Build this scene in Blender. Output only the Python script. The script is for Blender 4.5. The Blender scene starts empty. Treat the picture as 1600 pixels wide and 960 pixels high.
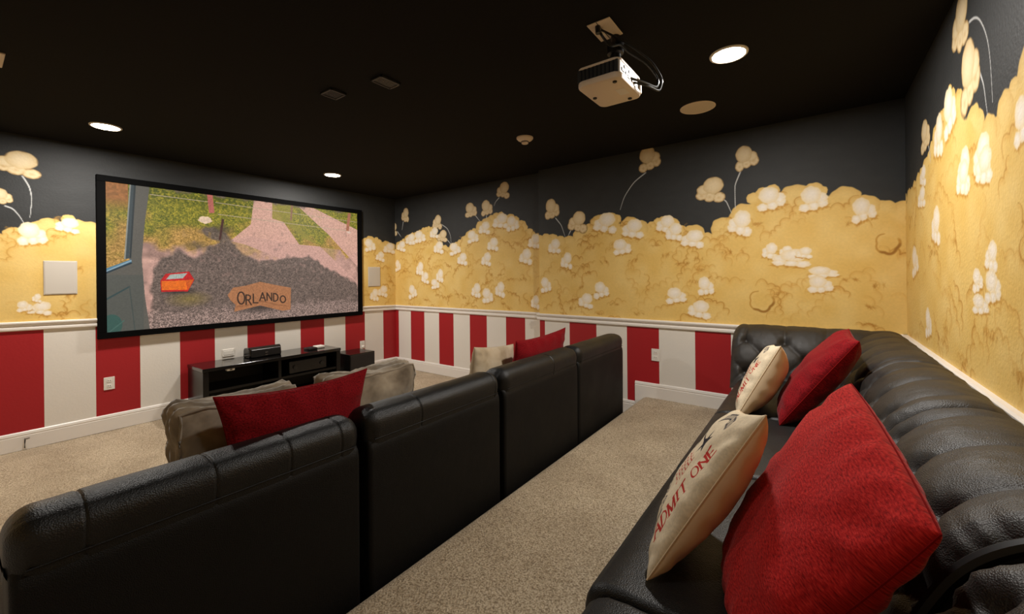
import bpy, bmesh, math, random
import numpy as np
from mathutils import Vector, Matrix, noise

scene = bpy.context.scene
COL = scene.collection

# ------------------------------------------------------------------ camera
cam_d = bpy.data.cameras.new('camera')
cam = bpy.data.objects.new('camera', cam_d)
COL.objects.link(cam)
cam_d.sensor_width = 36.0
cam_d.lens = 36.0 * 646.5 / 1600.0
cam_d.shift_y = -(480.0 - 430.9) / 1600.0
cam_d.clip_start = 0.02
YAW = 0.9375
cam.matrix_world = (Matrix.Translation((0, 0, 1.386)) @ Matrix.Rotation(-YAW, 4, 'Z')
                    @ Matrix.Rotation(math.pi / 2, 4, 'X') @ Matrix.Rotation(-0.0103, 4, 'Z'))
scene.camera = cam

# ------------------------------------------------------------------ world, exposure
world = bpy.data.worlds.new('world')
scene.world = world
world.use_nodes = True
world.node_tree.nodes['Background'].inputs['Color'].default_value = (0.9, 0.85, 0.8, 1)
world.node_tree.nodes['Background'].inputs['Strength'].default_value = 0.0
vs = scene.view_settings
vs.view_transform = 'Standard'
vs.look = 'None'
vs.gamma = 1.0
vs.exposure = 0.0
vs.use_curve_mapping = False
LAMP_W = 38.0            # each recessed ceiling lamp
LAMP_COL = (1.0, 0.95, 0.89)
SCREEN_EMIT = 0.85       # brightness of the projected picture

ZC = 2.586               # ceiling height above the lower floor
ZP = 0.21                # height of the rear platform
YF = 5.2535              # front wall (with the screen)
YB = -0.504              # back wall
XR = 4.102               # right wall, recessed front part
XL = -0.72               # left wall
def xs2(y): return 3.926 + 0.03 * y      # right wall, rear part that stands proud
YJ = 2.55                # where the right wall steps

# ------------------------------------------------------------------ materials
MATS = {}
def mat(name, col, rough=0.5, metal=0.0, spec=0.5, emit=None, estr=0.0, sheen=0.0, coat=0.0):
    m = bpy.data.materials.new(name)
    m.use_nodes = True
    b = m.node_tree.nodes['Principled BSDF']
    b.inputs['Base Color'].default_value = (*col, 1)
    b.inputs['Roughness'].default_value = rough
    b.inputs['Metallic'].default_value = metal
    b.inputs['Specular IOR Level'].default_value = spec
    if sheen:
        b.inputs['Sheen Weight'].default_value = sheen
        b.inputs['Sheen Roughness'].default_value = 0.4
    if coat:
        b.inputs['Coat Weight'].default_value = coat
        b.inputs['Coat Roughness'].default_value = 0.08
    if emit:
        b.inputs['Emission Color'].default_value = (*emit, 1)
        b.inputs['Emission Strength'].default_value = estr
    MATS[name] = m
    return m
def nodes_of(m):
    nt = m.node_tree
    return nt, nt.nodes, nt.links, nt.nodes['Principled BSDF']
def add_noise(m, scale, detail=2.0, coord='Object', stretch=None):
    nt, N, L, b = nodes_of(m)
    tc = N.new('ShaderNodeTexCoord')
    src = tc.outputs[coord]
    if stretch:
        mp = N.new('ShaderNodeMapping'); mp.inputs['Scale'].default_value = stretch
        L.new(src, mp.inputs['Vector']); src = mp.outputs['Vector']
    n = N.new('ShaderNodeTexNoise')
    n.inputs['Scale'].default_value = scale
    n.inputs['Detail'].default_value = detail
    L.new(src, n.inputs['Vector'])
    return n
def bump(m, src, strength, dist=0.002, chain=None):
    nt, N, L, b = nodes_of(m)
    bp = N.new('ShaderNodeBump')
    bp.inputs['Strength'].default_value = strength
    bp.inputs['Distance'].default_value = dist
    L.new(src, bp.inputs['Height'])
    if chain: L.new(chain.outputs['Normal'], bp.inputs['Normal'])
    L.new(bp.outputs['Normal'], b.inputs['Normal'])
    return bp
def ramp(m, src, stops, to='Base Color'):
    nt, N, L, b = nodes_of(m)
    r = N.new('ShaderNodeValToRGB')
    e = r.color_ramp.elements
    while len(e) < len(stops): e.new(0.5)
    for i, (p, c) in enumerate(stops):
        e[i].position = p; e[i].color = (*c, 1)
    L.new(src, r.inputs['Fac'])
    if to: L.new(r.outputs['Color'], b.inputs[to])
    return r
def srgb(*c):
    return tuple(((v / 255) / 12.92 if v / 255 <= 0.04045 else ((v / 255 + 0.055) / 1.055) ** 2.4) for v in c)

M_ceil = mat('ceiling_black', srgb(21, 20, 20), 0.9, spec=0.15)
bump(M_ceil, add_noise(M_ceil, 90, 3).outputs['Fac'], 0.25, 0.004)
M_red = mat('stripe_red', srgb(163, 30, 35), 0.55, spec=0.35)
bump(M_red, add_noise(M_red, 60, 3).outputs['Fac'], 0.2, 0.003)
M_white = mat('stripe_white', srgb(226, 220, 210), 0.55, spec=0.35)
bump(M_white, add_noise(M_white, 60, 3).outputs['Fac'], 0.2, 0.003)
M_trim = mat('trim_white', srgb(232, 226, 218), 0.35)
M_char = mat('wall_charcoal', srgb(62, 64, 65), 0.6, spec=0.3)
M_yel = mat('wall_yellow', srgb(225, 190, 115), 0.6, spec=0.3)
M_plastic = mat('white_plastic', srgb(226, 220, 210), 0.4)
M_beigeplastic = mat('warm_white_plastic', srgb(222, 205, 185), 0.45)
M_dark = mat('black_plastic', (0.008, 0.008, 0.009), 0.35)
M_slot = mat('dark_slot', (0.02, 0.02, 0.02), 0.6)
M_frame = mat('screen_frame_black', (0.002, 0.002, 0.002), 0.8, spec=0.06)
M_grille = mat('speaker_grille_grey', srgb(196, 188, 176), 0.55)
g = add_noise(M_grille, 900, 0); bump(M_grille, g.outputs['Fac'], 0.4, 0.001)
M_grillec = mat('speaker_grille_white', srgb(205, 190, 168), 0.6)
M_wood = mat('black_brown_wood', (0.004, 0.0034, 0.0032), 0.22, spec=0.3)
M_woodtop = mat('black_brown_gloss_top', (0.005, 0.0042, 0.004), 0.12, coat=0.3)
nz = add_noise(M_wood, 6, 4, stretch=(1, 18, 18)); ramp(M_wood, nz.outputs['Fac'], [(0.3, (0.0035, 0.003, 0.003)), (0.7, (0.0075, 0.006, 0.0055))])
M_gloss = mat('glossy_black', (0.006, 0.006, 0.007), 0.12)
M_metal = mat('grey_metal', (0.35, 0.34, 0.33), 0.3, metal=1.0)
M_lamp = mat('lamp_glow', (1, 1, 1), 0.5, emit=(1.0, 0.93, 0.82), estr=30.0)
M_cable = mat('black_cable', (0.008, 0.008, 0.008), 0.3)
M_blackvent = mat('black_vent', (0.020, 0.020, 0.020), 0.45)

def leather(name, base, rough, sc=420):
    m = mat(name, base, rough, spec=0.25 if 'panel' in name else (0.6 if 'tufted' in name else 0.42))
    nt, N, L, b = nodes_of(m)
    v = N.new('ShaderNodeTexVoronoi'); v.inputs['Scale'].default_value = sc
    tc = N.new('ShaderNodeTexCoord'); L.new(tc.outputs['Object'], v.inputs['Vector'])
    b1 = bump(m, v.outputs['Distance'], 0.42, 0.0022)
    n = add_noise(m, 14, 4)
    b2 = bump(m, n.outputs['Fac'], 0.22, 0.01, chain=b1)
    n2 = add_noise(m, 5, 3)
    r = ramp(m, n2.outputs['Fac'], [(0.3, (rough - 0.05,) * 3), (0.7, (rough + 0.08,) * 3)], to='Roughness')
    return m
M_leather = leather('black_leather', (0.0075, 0.0073, 0.0072), 0.44, 300)
M_leather2 = leather('tufted_black_leather', (0.016, 0.0132, 0.0108), 0.49, 330)
M_leatherflat = leather('black_vinyl_panel', (0.0035, 0.0033, 0.0032), 0.55)
M_piping = mat('black_piping', (0.006, 0.006, 0.006), 0.5)

M_carpet = mat('beige_carpet', srgb(178, 155, 128), 0.95, spec=0.1, sheen=0.15)
nt, N, L, b = nodes_of(M_carpet)
n1 = add_noise(M_carpet, 150, 3); n2 = add_noise(M_carpet, 3.2, 3); n3 = add_noise(M_carpet, 420, 1)
r1 = ramp(M_carpet, n1.outputs['Fac'], [(0.30, srgb(140, 120, 94)), (0.5, srgb(198, 178, 148)), (0.68, srgb(230, 212, 184))])
r2 = ramp(M_carpet, n2.outputs['Fac'], [(0.35, (0.80, 0.78, 0.76)), (0.65, (1.0, 1.0, 1.0))], to=None)
mx = N.new('ShaderNodeMix'); mx.data_type = 'RGBA'; mx.blend_type = 'MULTIPLY'; mx.inputs['Factor'].default_value = 1.0
L.new(r1.outputs['Color'], mx.inputs['A']); L.new(r2.outputs['Color'], mx.inputs['B'])
L.new(mx.outputs['Result'], b.inputs['Base Color'])
bb = bump(M_carpet, n1.outputs['Fac'], 0.9, 0.012)
bump(M_carpet, n3.outputs['Fac'], 0.6, 0.004, chain=bb)

def fabric(name, c0, c1, c2, sc, stretch, bs=0.6, sheen=0.3, rough=0.9):
    m = mat(name, c1, rough, spec=0.15, sheen=sheen)
    n = add_noise(m, sc, 3, coord='UV', stretch=stretch)
    ramp(m, n.outputs['Fac'], [(0.28, c0), (0.5, c1), (0.72, c2)])
    n2 = add_noise(m, sc * 2.2, 2, coord='UV', stretch=stretch)
    b1 = bump(m, n.outputs['Fac'], bs, 0.003)
    bump(m, n2.outputs['Fac'], bs * 0.7, 0.002, chain=b1)
    return m
M_redfab = fabric('red_chenille', srgb(120, 10, 12), srgb(176, 26, 26), srgb(206, 48, 42), 44, (1.3, 3.2, 1), sheen=0.10)
M_redfab2 = fabric('dark_red_chenille', srgb(80, 4, 12), srgb(124, 9, 19), srgb(148, 20, 27), 30, (3.0, 3.0, 1), sheen=0.08)
M_redseam = mat('red_seam', srgb(128, 14, 16), .9, spec=.1)
M_velvet = fabric('taupe_velvet', srgb(104, 92, 77), srgb(150, 136, 117), srgb(182, 168, 147), 3.2, (1.2, 1.2, 1), bs=0.25, sheen=0.7)
M_tan = fabric('tan_cotton', srgb(170, 150, 122), srgb(196, 178, 150), srgb(206, 190, 164), 4, (1, 1, 1), bs=0.1)

# ------------------------------------------------------------------ geometry helpers
class G:
    def __init__(s): s.v = []; s.f = []; s.uv = {}; s.mi = []
    def add(s, vs_, fs, mi=0):
        o = len(s.v); s.v += [tuple(p) for p in vs_]
        s.f += [tuple(i + o for i in f) for f in fs]; s.mi += [mi] * len(fs)
        return s
    def box(s, x0, x1, y0, y1, z0, z1, bev=0.0, seg=2, mi=0):
        bm = bmesh.new()
        bmesh.ops.create_cube(bm, size=1.0)
        for v in bm.verts:
            v.co = ((x0 + x1) / 2 + v.co.x * (x1 - x0), (y0 + y1) / 2 + v.co.y * (y1 - y0), (z0 + z1) / 2 + v.co.z * (z1 - z0))
        if bev > 0:
            bmesh.ops.bevel(bm, geom=bm.edges[:], offset=bev, segments=seg, profile=0.5, affect='EDGES')
        bm.verts.index_update()
        s.add([v.co[:] for v in bm.verts], [[v.index for v in f.verts] for f in bm.faces], mi)
        bm.free(); return s
    def extrude(s, prof, axis, a0, a1, mi=0):
        """closed profile of (p,q) pairs swept along an axis: 'x' -> (a,p,q), 'y' -> (p,a,q)"""
        n = len(prof)
        P = lambda a, p, q: (a, p, q) if axis == 'x' else (p, a, q)
        vs_ = [P(a0, p, q) for p, q in prof] + [P(a1, p, q) for p, q in prof]
        fs = [(i, (i + 1) % n, (i + 1) % n + n, i + n) for i in range(n)] + [tuple(range(n))[::-1], tuple(range(n, 2 * n))]
        return s.add(vs_, fs, mi)
    def lathe(s, prof, c, n=32, mi=0):
        vs_ = []; fs = []
        for r, z in prof:
            for k in range(n):
                a = 2 * math.pi * k / n
                vs_.append((c[0] + r * math.cos(a), c[1] + r * math.sin(a), c[2] + z))
        for i in range(len(prof) - 1):
            for k in range(n):
                fs.append((i * n + k, i * n + (k + 1) % n, (i + 1) * n + (k + 1) % n, (i + 1) * n + k))
        if prof[0][0] > 1e-6: fs.append(tuple(range(n))[::-1])
        if prof[-1][0] > 1e-6: fs.append(tuple(range((len(prof) - 1) * n, len(prof) * n)))
        return s.add(vs_, fs, mi)
    def tube(s, pts, r, n=8, closed=False, mi=0):
        pts = [Vector(p) for p in pts]; m = len(pts); vs_ = []; fs = []
        up = Vector((0, 0, 1))
        for i, p in enumerate(pts):
            a = pts[i - 1] if (i > 0 or closed) else p
            c = pts[(i + 1) % m] if (i < m - 1 or closed) else p
            t = (c - a).normalized()
            u = t.cross(up)
            if u.length < 0.05: u = t.cross(Vector((1, 0, 0)))
            u.normalize(); w = t.cross(u)
            rr = r[i] if isinstance(r, (list, tuple)) else r
            for k in range(n):
                an = 2 * math.pi * k / n
                vs_.append(p + u * math.cos(an) * rr + w * math.sin(an) * rr)
        mm = m if closed else m - 1
        for i in range(mm):
            for k in range(n):
                j = (i + 1) % m
                fs.append((i * n + k, i * n + (k + 1) % n, j * n + (k + 1) % n, j * n + k))
        if not closed: fs += [tuple(range(n))[::-1], tuple(range((m - 1) * n, m * n))]
        return s.add(vs_, fs, mi)

def thing(name, label, cat, loc=(0, 0, 0), group=None):
    o = bpy.data.objects.new(name, None); COL.objects.link(o)
    o.empty_display_size = 0.1
    o.location = loc; o['label'] = label; o['category'] = cat
    o['_w'] = tuple(float(c) for c in loc)
    if group: o['group'] = group
    return o
def tag(o, label, cat, group=None):
    o['label'] = label; o['category'] = cat
    if group: o['group'] = group
    return o
def obj(name, geo, mats, parent=None, smooth=False, uv=None, kind=None, label=None, at=None, angle=0.6):
    """one mesh object; vertices of geo are given in world space"""
    if parent is not None: o0 = Vector(parent['_w'])
    elif at is not None: o0 = Vector(at)
    else:
        A = np.array(geo.v); lo, hi = A.min(0), A.max(0)
        o0 = Vector(((lo[0] + hi[0]) / 2, (lo[1] + hi[1]) / 2, lo[2]))
    me = bpy.data.meshes.new(name)
    me.from_pydata([tuple(Vector(p) - o0) for p in geo.v], [], geo.f)
    if not isinstance(mats, (list, tuple)): mats = [mats]
    for m in mats: me.materials.append(m)
    if len(mats) > 1: me.polygons.foreach_set('material_index', geo.mi)
    if uv is not None:
        lay = me.uv_layers.new(name='uv')
        li = np.zeros(len(me.loops), dtype=np.int32); me.loops.foreach_get('vertex_index', li)
        lay.data.foreach_set('uv', np.asarray(uv, dtype=np.float32)[li].ravel())
    bm = bmesh.new(); bm.from_mesh(me)
    if uv is None: bmesh.ops.recalc_face_normals(bm, faces=bm.faces[:])
    bm.to_mesh(me); bm.free()
    if smooth:
        me.polygons.foreach_set('use_smooth', [True] * len(me.polygons))
        try: me.set_sharp_from_angle(angle=angle)
        except Exception: pass
    me.update()
    o = bpy.data.objects.new(name, me); COL.objects.link(o)
    if parent is not None:
        o.parent = parent; o['_w'] = tuple(o0)
    else:
        o.location = o0; o['_w'] = tuple(o0)
    if kind: o['kind'] = kind
    if label: o['label'] = label
    return o
# painted mural layout in wall coordinates (metres)
MURAL = {
 'front': {
  'b': [(0.062,1.717),(0.152,1.723),(0.247,1.801),(0.295,1.811),(0.339,1.793),(0.373,1.838),(0.421,1.843),(0.457,1.873),(0.515,1.895),(0.559,1.938),(0.635,1.946),(0.682,1.906),(0.733,1.906),(0.794,1.836),(1.508,1.661),(2.486,1.817),(3.536,1.914),(3.621,1.957),(3.752,1.975),(3.874,1.897),(4.014,1.905),(4.097,1.87)],
  'fly': [(0.336,2.347,0.235,0.199),(0.259,2.064,0.103,0.124)],
  'k': [(0.617,1.866,0.153,0.134),(0.415,1.778,0.167,0.192),(0.453,1.153,0.142,0.118),(0.369,1.174,0.088,0.095),(0.435,1.239,0.056,0.075),(3.653,1.856,0.194,0.188),(3.991,1.825,0.212,0.176),(3.827,1.693,0.158,0.154),(3.72,1.123,0.154,0.188),(3.867,1.174,0.183,0.173)],
  'rings': [],
  't': [[(0.365,2.248),(0.403,2.165),(0.416,2.071),(0.404,1.91)],[(0.274,1.989),(0.313,1.973),(0.346,1.92),(0.373,1.854)]],
 },
 's1': {
  'b': [(5.244,1.87),(5.09,1.94),(4.911,2.007),(4.739,2.033),(4.626,2.081),(4.463,2.106),(4.358,2.043),(4.309,1.894),(4.232,1.854),(4.132,1.777),(4.058,1.791),(3.96,1.839),(3.84,1.876),(3.712,1.953),(3.609,2.013),(3.498,2.088),(3.411,2.105),(3.305,2.153),(3.171,2.172),(3.051,2.121),(2.954,2.096),(2.831,2.008),(2.722,1.908),(2.579,1.838)],
  'fly': [(5.319,2.133,0.22,0.19),(5.01,2.323,0.163,0.203),(4.319,2.158,0.169,0.19),(4.219,1.952,0.178,0.162),(3.675,2.264,0.193,0.186),(3.4,2.261,0.181,0.197),(3.138,2.457,0.191,0.191)],
  'k': [(5.107,1.853,0.211,0.166),(4.899,1.948,0.232,0.172),(4.685,1.973,0.251,0.188),(4.386,2.008,0.184,0.164),(4.298,1.794,0.206,0.181),(3.974,1.761,0.217,0.175),(3.845,1.617,0.188,0.173),(3.446,2.009,0.194,0.166),(3.184,2.077,0.244,0.192),(2.994,2.029,0.195,0.189),(3.311,1.787,0.189,0.179),(3.418,1.603,0.171,0.182),(3.646,1.906,0.203,0.169),(2.809,1.614,0.187,0.2),(2.679,1.791,0.18,0.181),(5.188,1.561,0.138,0.178),(4.691,1.503,0.167,0.207),(4.583,1.37,0.164,0.167),(4.278,1.396,0.154,0.198),(4.37,1.278,0.183,0.146),(4.853,1.162,0.187,0.21),(3.599,1.197,0.167,0.202),(3.404,1.134,0.192,0.197),(3.204,1.218,0.164,0.194),(2.678,1.072,0.126,0.167)],
  'rings': [],
  't': [[(5.194,2.084),(5.104,1.99)],[(5.055,2.221),(5.087,2.096)],[(4.228,2.114),(4.116,2.052),(4.056,1.95),(4.045,1.817)],[(4.131,1.902),(4.069,1.845),(4.045,1.8)],[(3.607,2.19),(3.52,2.098)],[(3.41,2.163),(3.411,2.114)],[(3.199,2.368),(3.261,2.319),(3.282,2.273)]],
 },
 's2': {
  'b': [(2.569,1.83),(2.395,1.833),(2.23,1.787),(2.11,1.786),(2.031,1.849),(1.932,1.889),(1.88,1.952),(1.735,2.004),(1.617,1.98),(1.53,1.92),(1.432,1.924),(1.337,1.86),(1.293,1.85),(1.232,1.893),(1.153,1.916),(1.038,1.876),(0.982,1.801),(0.926,1.808),(0.845,1.785),(0.803,1.725),(0.751,1.721),(0.724,1.792),(0.638,1.84),(0.588,1.83),(0.549,1.897),(0.491,1.907),(0.467,1.969),(0.397,2.056),(0.284,2.087),(0.185,2.043),(0.135,2.046),(0.094,2.035),(0.013,2.059),(-0.065,2.018),(-0.141,2.008),(-0.207,1.975),(-0.243,1.915),(-0.285,1.923),(-0.337,1.88),(-0.422,1.866),(-0.526,1.845)],
  'fly': [(1.27,2.495,0.197,0.219),(0.738,2.123,0.217,0.201),(0.46,2.352,0.16,0.192),(2.367,2.131,0.176,0.215),(2.054,1.961,0.201,0.205)],
  'k': [(0.282,1.989,0.201,0.196),(0.007,1.955,0.182,0.196),(-0.283,1.836,0.141,0.185),(0.512,1.812,0.181,0.215),(0.298,1.566,0.115,0.134),(0.19,1.561,0.093,0.081),(0.16,1.504,0.269,0.141),(0.074,1.541,0.114,0.09),(-0.043,1.386,0.194,0.097),(-0.027,1.298,0.156,0.136),(1.738,1.919,0.254,0.209),(1.447,1.837,0.22,0.188),(1.126,1.854,0.176,0.166),(1.051,1.777,0.16,0.165),(0.891,1.702,0.206,0.16),(2.347,1.709,0.168,0.171),(2.192,1.547,0.145,0.182),(1.554,1.661,0.201,0.166),(2.462,1.28,0.147,0.174),(1.965,1.114,0.181,0.163),(1.78,1.231,0.172,0.172),(1.034,1.188,0.182,0.153),(0.782,1.278,0.136,0.169),(0.843,1.072,0.192,0.16)],
  'rings': [(-0.409,1.588,0.134,0.162),(0.361,1.16,0.181,0.189)],
  't': [[(1.307,2.361),(1.428,2.286),(1.527,2.155),(1.569,2.032)],[(0.661,2.047),(0.611,2.002),(0.573,1.899)],[(0.498,2.252),(0.547,2.13),(0.544,1.934)],[(2.325,2.02),(2.252,1.936),(2.205,1.806)],[(2.132,1.871),(2.165,1.817)]],
 },
 'rear': {
  'b': [(3.766,1.913),(3.528,1.935),(3.373,1.982),(3.2,2.018),(3.073,2.091),(2.957,2.157),(2.879,2.149),(2.732,2.236),(2.668,2.185),(2.568,2.136),(2.513,2.077),(2.433,2.056),(2.377,1.995),(2.314,1.981),(2.271,1.939),(2.222,1.925),(2.176,1.9),(2.112,1.903),(2.052,1.958),(1.997,1.95),(1.944,2.0),(1.895,2.028)],
  'fly': [(2.562,2.448,0.23,0.225),(2.427,2.187,0.236,0.262),(3.263,2.158,0.216,0.171)],
  'k': [(2.741,2.129,0.224,0.233),(2.527,1.814,0.185,0.192),(2.295,1.82,0.206,0.166),(2.964,2.071,0.188,0.224),(3.342,1.939,0.176,0.125),(1.912,1.842,0.132,0.152),(3.039,1.626,0.199,0.205),(3.598,1.452,0.207,0.201),(2.199,1.439,0.133,0.114),(2.353,1.35,0.133,0.098),(2.184,1.332,0.17,0.126),(2.328,1.258,0.198,0.083),(3.385,1.823,0.217,0.127),(2.546,1.783,0.188,0.15),(2.274,1.777,0.202,0.141),(3.229,1.098,0.163,0.179)],
  'rings': [],
  't': [[(2.43,2.384),(2.364,2.372),(2.303,2.339),(2.233,2.257),(2.188,2.164),(2.167,1.976)],[(2.309,2.144),(2.26,2.072),(2.221,1.947)],[(3.196,2.098),(3.152,2.025),(3.139,1.97)]],
 },
}
SCREEN = {
 'pillar': [(0.07,1.002),(0.121,0.999),(0.106,0.749),(0.096,0.489),(0.104,0.23),(0.118,-0.007),(-0.009,-0.005),(-0.008,0.386),(0.067,0.472),(0.058,0.5)],
 'frame': [(0.065,1.003),(0.079,1.002),(0.06,0.493),(0.047,0.487)],
 'sill': [(-0.005,0.42),(0.066,0.487),(0.068,0.467),(-0.005,0.383)],
 'window': [(-0.01,1.022),(0.067,1.001),(0.052,0.487),(-0.007,0.41)],
 'path': [(0.485,1.051),(0.56,1.056),(0.605,0.856),(0.683,0.651),(0.787,0.644),(1.02,0.264),(1.021,0.417),(0.837,0.757),(0.685,0.989),(0.672,1.104),(0.685,1.108),(0.713,1.03),(1.023,0.819),(1.019,0.149),(0.737,0.415),(0.445,0.627),(0.387,0.651),(0.468,0.799)],
 'rut': [(0.56,1.056),(0.645,1.014),(0.657,0.849),(0.777,0.661),(0.711,0.705),(0.614,0.841),(0.559,0.864)],
 'sign': [(0.375,0.217),(0.396,0.275),(0.443,0.288),(0.504,0.319),(0.568,0.29),(0.641,0.261),(0.638,0.066),(0.601,0.06),(0.503,0.119),(0.399,0.08),(0.405,0.135),(0.385,0.175)],
 'box': [(0.15,0.338),(0.166,0.388),(0.241,0.405),(0.258,0.342),(0.236,0.256),(0.152,0.258)],
 'boxtop': [(0.153,0.338),(0.173,0.387),(0.241,0.401),(0.229,0.343)],
 'boxglass': [(0.167,0.347),(0.18,0.382),(0.235,0.393),(0.22,0.354)],
 'shadow': [(0.142,0.518),(0.255,0.664),(0.402,0.758),(0.387,0.666),(0.445,0.627),(0.595,0.561),(0.747,0.536),(0.887,0.398),(0.997,0.264),(0.995,-0.039),(0.118,0.058),(0.098,0.411)],
 'fp1': [(0.304,1.003),(0.324,0.999),(0.33,0.863),(0.311,0.858)],
 'fp2': [(0.945,0.995),(0.963,0.995),(0.949,0.814),(0.933,0.816)],
 'fp3': [(0.645,1.005),(0.654,1.004),(0.648,0.864),(0.64,0.866)],
 'rail1': [(0.334,0.946),(1.001,0.912)],
 'rail2': [(0.343,0.855),(0.949,0.814)],
 'rail3': [(0.122,0.949),(0.307,0.944)],
 'pole': [(0.36,0.813),(0.349,0.661)],
 'text': [(0.41,0.149),(0.618,0.143),(0.408,0.251),(0.614,0.201)],
 'bigshadow2': [(0.738,0.544),(0.887,0.388),(0.835,0.308),(0.737,0.415)],
 'rock': [(0.297,0.802),(0.323,0.807),(0.297,0.83)],
 'speaker': [(0.015,0.051),(0.042,0.046)],
 'doorline': [(-0.001,0.22),(0.061,0.299),(0.07,0.002)],
 'corners': [(-0.001,1.006),(1.001,1.007),(0.998,-0.021),(-0.004,0.002)],
}
# ------------------------------------------------------------------ painting (murals, prints, the projected picture)
rng = np.random.default_rng(7)
def vnoise(h, w, cells, seed, aspect=1.0):
    r = np.random.default_rng(seed)
    gh = max(2, int(cells)) + 2; gw = max(2, int(cells * aspect)) + 2
    g_ = r.random((gh, gw))
    ys = np.linspace(0, gh - 1.001, h); xs = np.linspace(0, gw - 1.001, w)
    yi = ys.astype(int); xi = xs.astype(int)
    fy = (ys - yi)[:, None]; fx = (xs - xi)[None, :]
    fy = fy * fy * (3 - 2 * fy); fx = fx * fx * (3 - 2 * fx)
    a = g_[yi][:, xi]; b_ = g_[yi][:, xi + 1]; c = g_[yi + 1][:, xi]; d = g_[yi + 1][:, xi + 1]
    return (a * (1 - fx) + b_ * fx) * (1 - fy) + (c * (1 - fx) + d * fx) * fy
def C3(*c): return np.array(c, dtype=np.float64) / 255.0

class Canvas:
    def __init__(s, s0, s1, z0, z1, res, base):
        s.s0, s.s1, s.z0, s.z1 = s0, s1, z0, z1
        s.W = int(round((s1 - s0) / res)); s.H = int(round((z1 - z0) / res))
        s.xs = s0 + (np.arange(s.W) + 0.5) * (s1 - s0) / s.W
        s.zs = z0 + (np.arange(s.H) + 0.5) * (z1 - z0) / s.H
        s.im = np.ones((s.H, s.W, 3)) * C3(*base)
    def win(s, x0, x1, z0, z1):
        i0 = max(0, int(np.searchsorted(s.xs, x0))); i1 = min(s.W, int(np.searchsorted(s.xs, x1)))
        j0 = max(0, int(np.searchsorted(s.zs, z0))); j1 = min(s.H, int(np.searchsorted(s.zs, z1)))
        if i1 <= i0 or j1 <= j0: return None
        X, Z = np.meshgrid(s.xs[i0:i1], s.zs[j0:j1])
        return (slice(j0, j1), slice(i0, i1)), X, Z
    def mix(s, sl, a, col):
        a = np.clip(a, 0, 1)[..., None]
        s.im[sl] = s.im[sl] * (1 - a) + np.asarray(col) * a
    def ell(s, cx, cz, rx, rz, col, soft=0.1, rot=0.0, op=1.0, wob=0.0, edge=None, ph=0.0):
        R = max(rx, rz) * 1.4
        w = s.win(cx - R, cx + R, cz - R, cz + R)
        if w is None: return
        sl, X, Z = w
        c, sn = math.cos(rot), math.sin(rot)
        u = ((X - cx) * c + (Z - cz) * sn) / rx; v = (-(X - cx) * sn + (Z - cz) * c) / rz
        d = np.sqrt(u * u + v * v)
        if wob: d = d * (1 + wob * np.sin(np.arctan2(v, u) * 5 + ph) + wob * 0.7 * np.sin(np.arctan2(v, u) * 9 + ph * 2.3))
        a = np.clip((1 - d) / soft, 0, 1) * op
        if edge is None: s.mix(sl, a, col)
        else:
            t = np.clip(d, 0, 1)[..., None] ** 2.5
            s.mix(sl, a, np.asarray(col) * (1 - t) + np.asarray(edge) * t)
    def line(s, pts, w0, w1, col, op=1.0, soft=0.5):
        for i in range(len(pts) - 1):
            (x0, z0), (x1, z1) = pts[i], pts[i + 1]
            t0 = i / (len(pts) - 1); t1 = (i + 1) / (len(pts) - 1)
            wm = max(w0, w1) * 1.6
            q = s.win(min(x0, x1) - wm, max(x0, x1) + wm, min(z0, z1) - wm, max(z0, z1) + wm)
            if q is None: continue
            sl, X, Z = q
            dx, dz = x1 - x0, z1 - z0; L2 = dx * dx + dz * dz + 1e-12
            t = np.clip(((X - x0) * dx + (Z - z0) * dz) / L2, 0, 1)
            d = np.hypot(X - x0 - t * dx, Z - z0 - t * dz)
            tt = t0 + (t1 - t0) * t
            ww = w0 + (w1 - w0) * tt
            s.mix(sl, np.clip((ww - d) / (ww * soft + 1e-9), 0, 1) * op, col)
    def poly(s, P, col, op=1.0):
        P = np.asarray(P, float)
        q = s.win(P[:, 0].min(), P[:, 0].max(), P[:, 1].min(), P[:, 1].max())
        if q is None: return
        sl, X, Z = q
        ins = np.zeros(X.shape, bool); n = len(P)
        for i in range(n):
            x0, z0 = P[i]; x1, z1 = P[(i + 1) % n]
            if z0 == z1: continue
            c = ((z0 > Z) != (z1 > Z)) & (X < (x1 - x0) * (Z - z0) / (z1 - z0) + x0)
            ins ^= c
        s.mix(sl, ins * op, col)
    def image(s, name):
        im = bpy.data.images.new(name, s.W, s.H)
        px_ = np.ones((s.H, s.W, 4), dtype=np.float32)
        px_[..., :3] = np.clip(s.im, 0, 1)
        im.pixels.foreach_set(px_.ravel()); im.update(); im.pack()
        return im

def image_mat(name, im, rough=0.6, spec=0.3, bumps=0.25, bscale=60, emit=None):
    m = mat(name, (0.5, 0.5, 0.5), rough, spec=spec)
    nt, N, L, b = nodes_of(m)
    t = N.new('ShaderNodeTexImage'); t.image = im; t.extension = 'EXTEND'
    if emit:
        b.inputs['Base Color'].default_value = (0.02, 0.02, 0.02, 1)
        L.new(t.outputs['Color'], b.inputs['Emission Color'])
        b.inputs['Emission Strength'].default_value = emit
    else:
        L.new(t.outputs['Color'], b.inputs['Base Color'])
    if bumps:
        n = add_noise(m, bscale, 3)
        bump(m, n.outputs['Fac'], bumps, 0.004)
    return m

DARK = (47, 48, 48)
Y0 = C3(221, 183, 101); Y1 = C3(229, 197, 123); YB_ = C3(186, 130, 48)
KW = C3(240, 230, 214); KE = C3(226, 200, 152); KT = C3(222, 194, 146)

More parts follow.
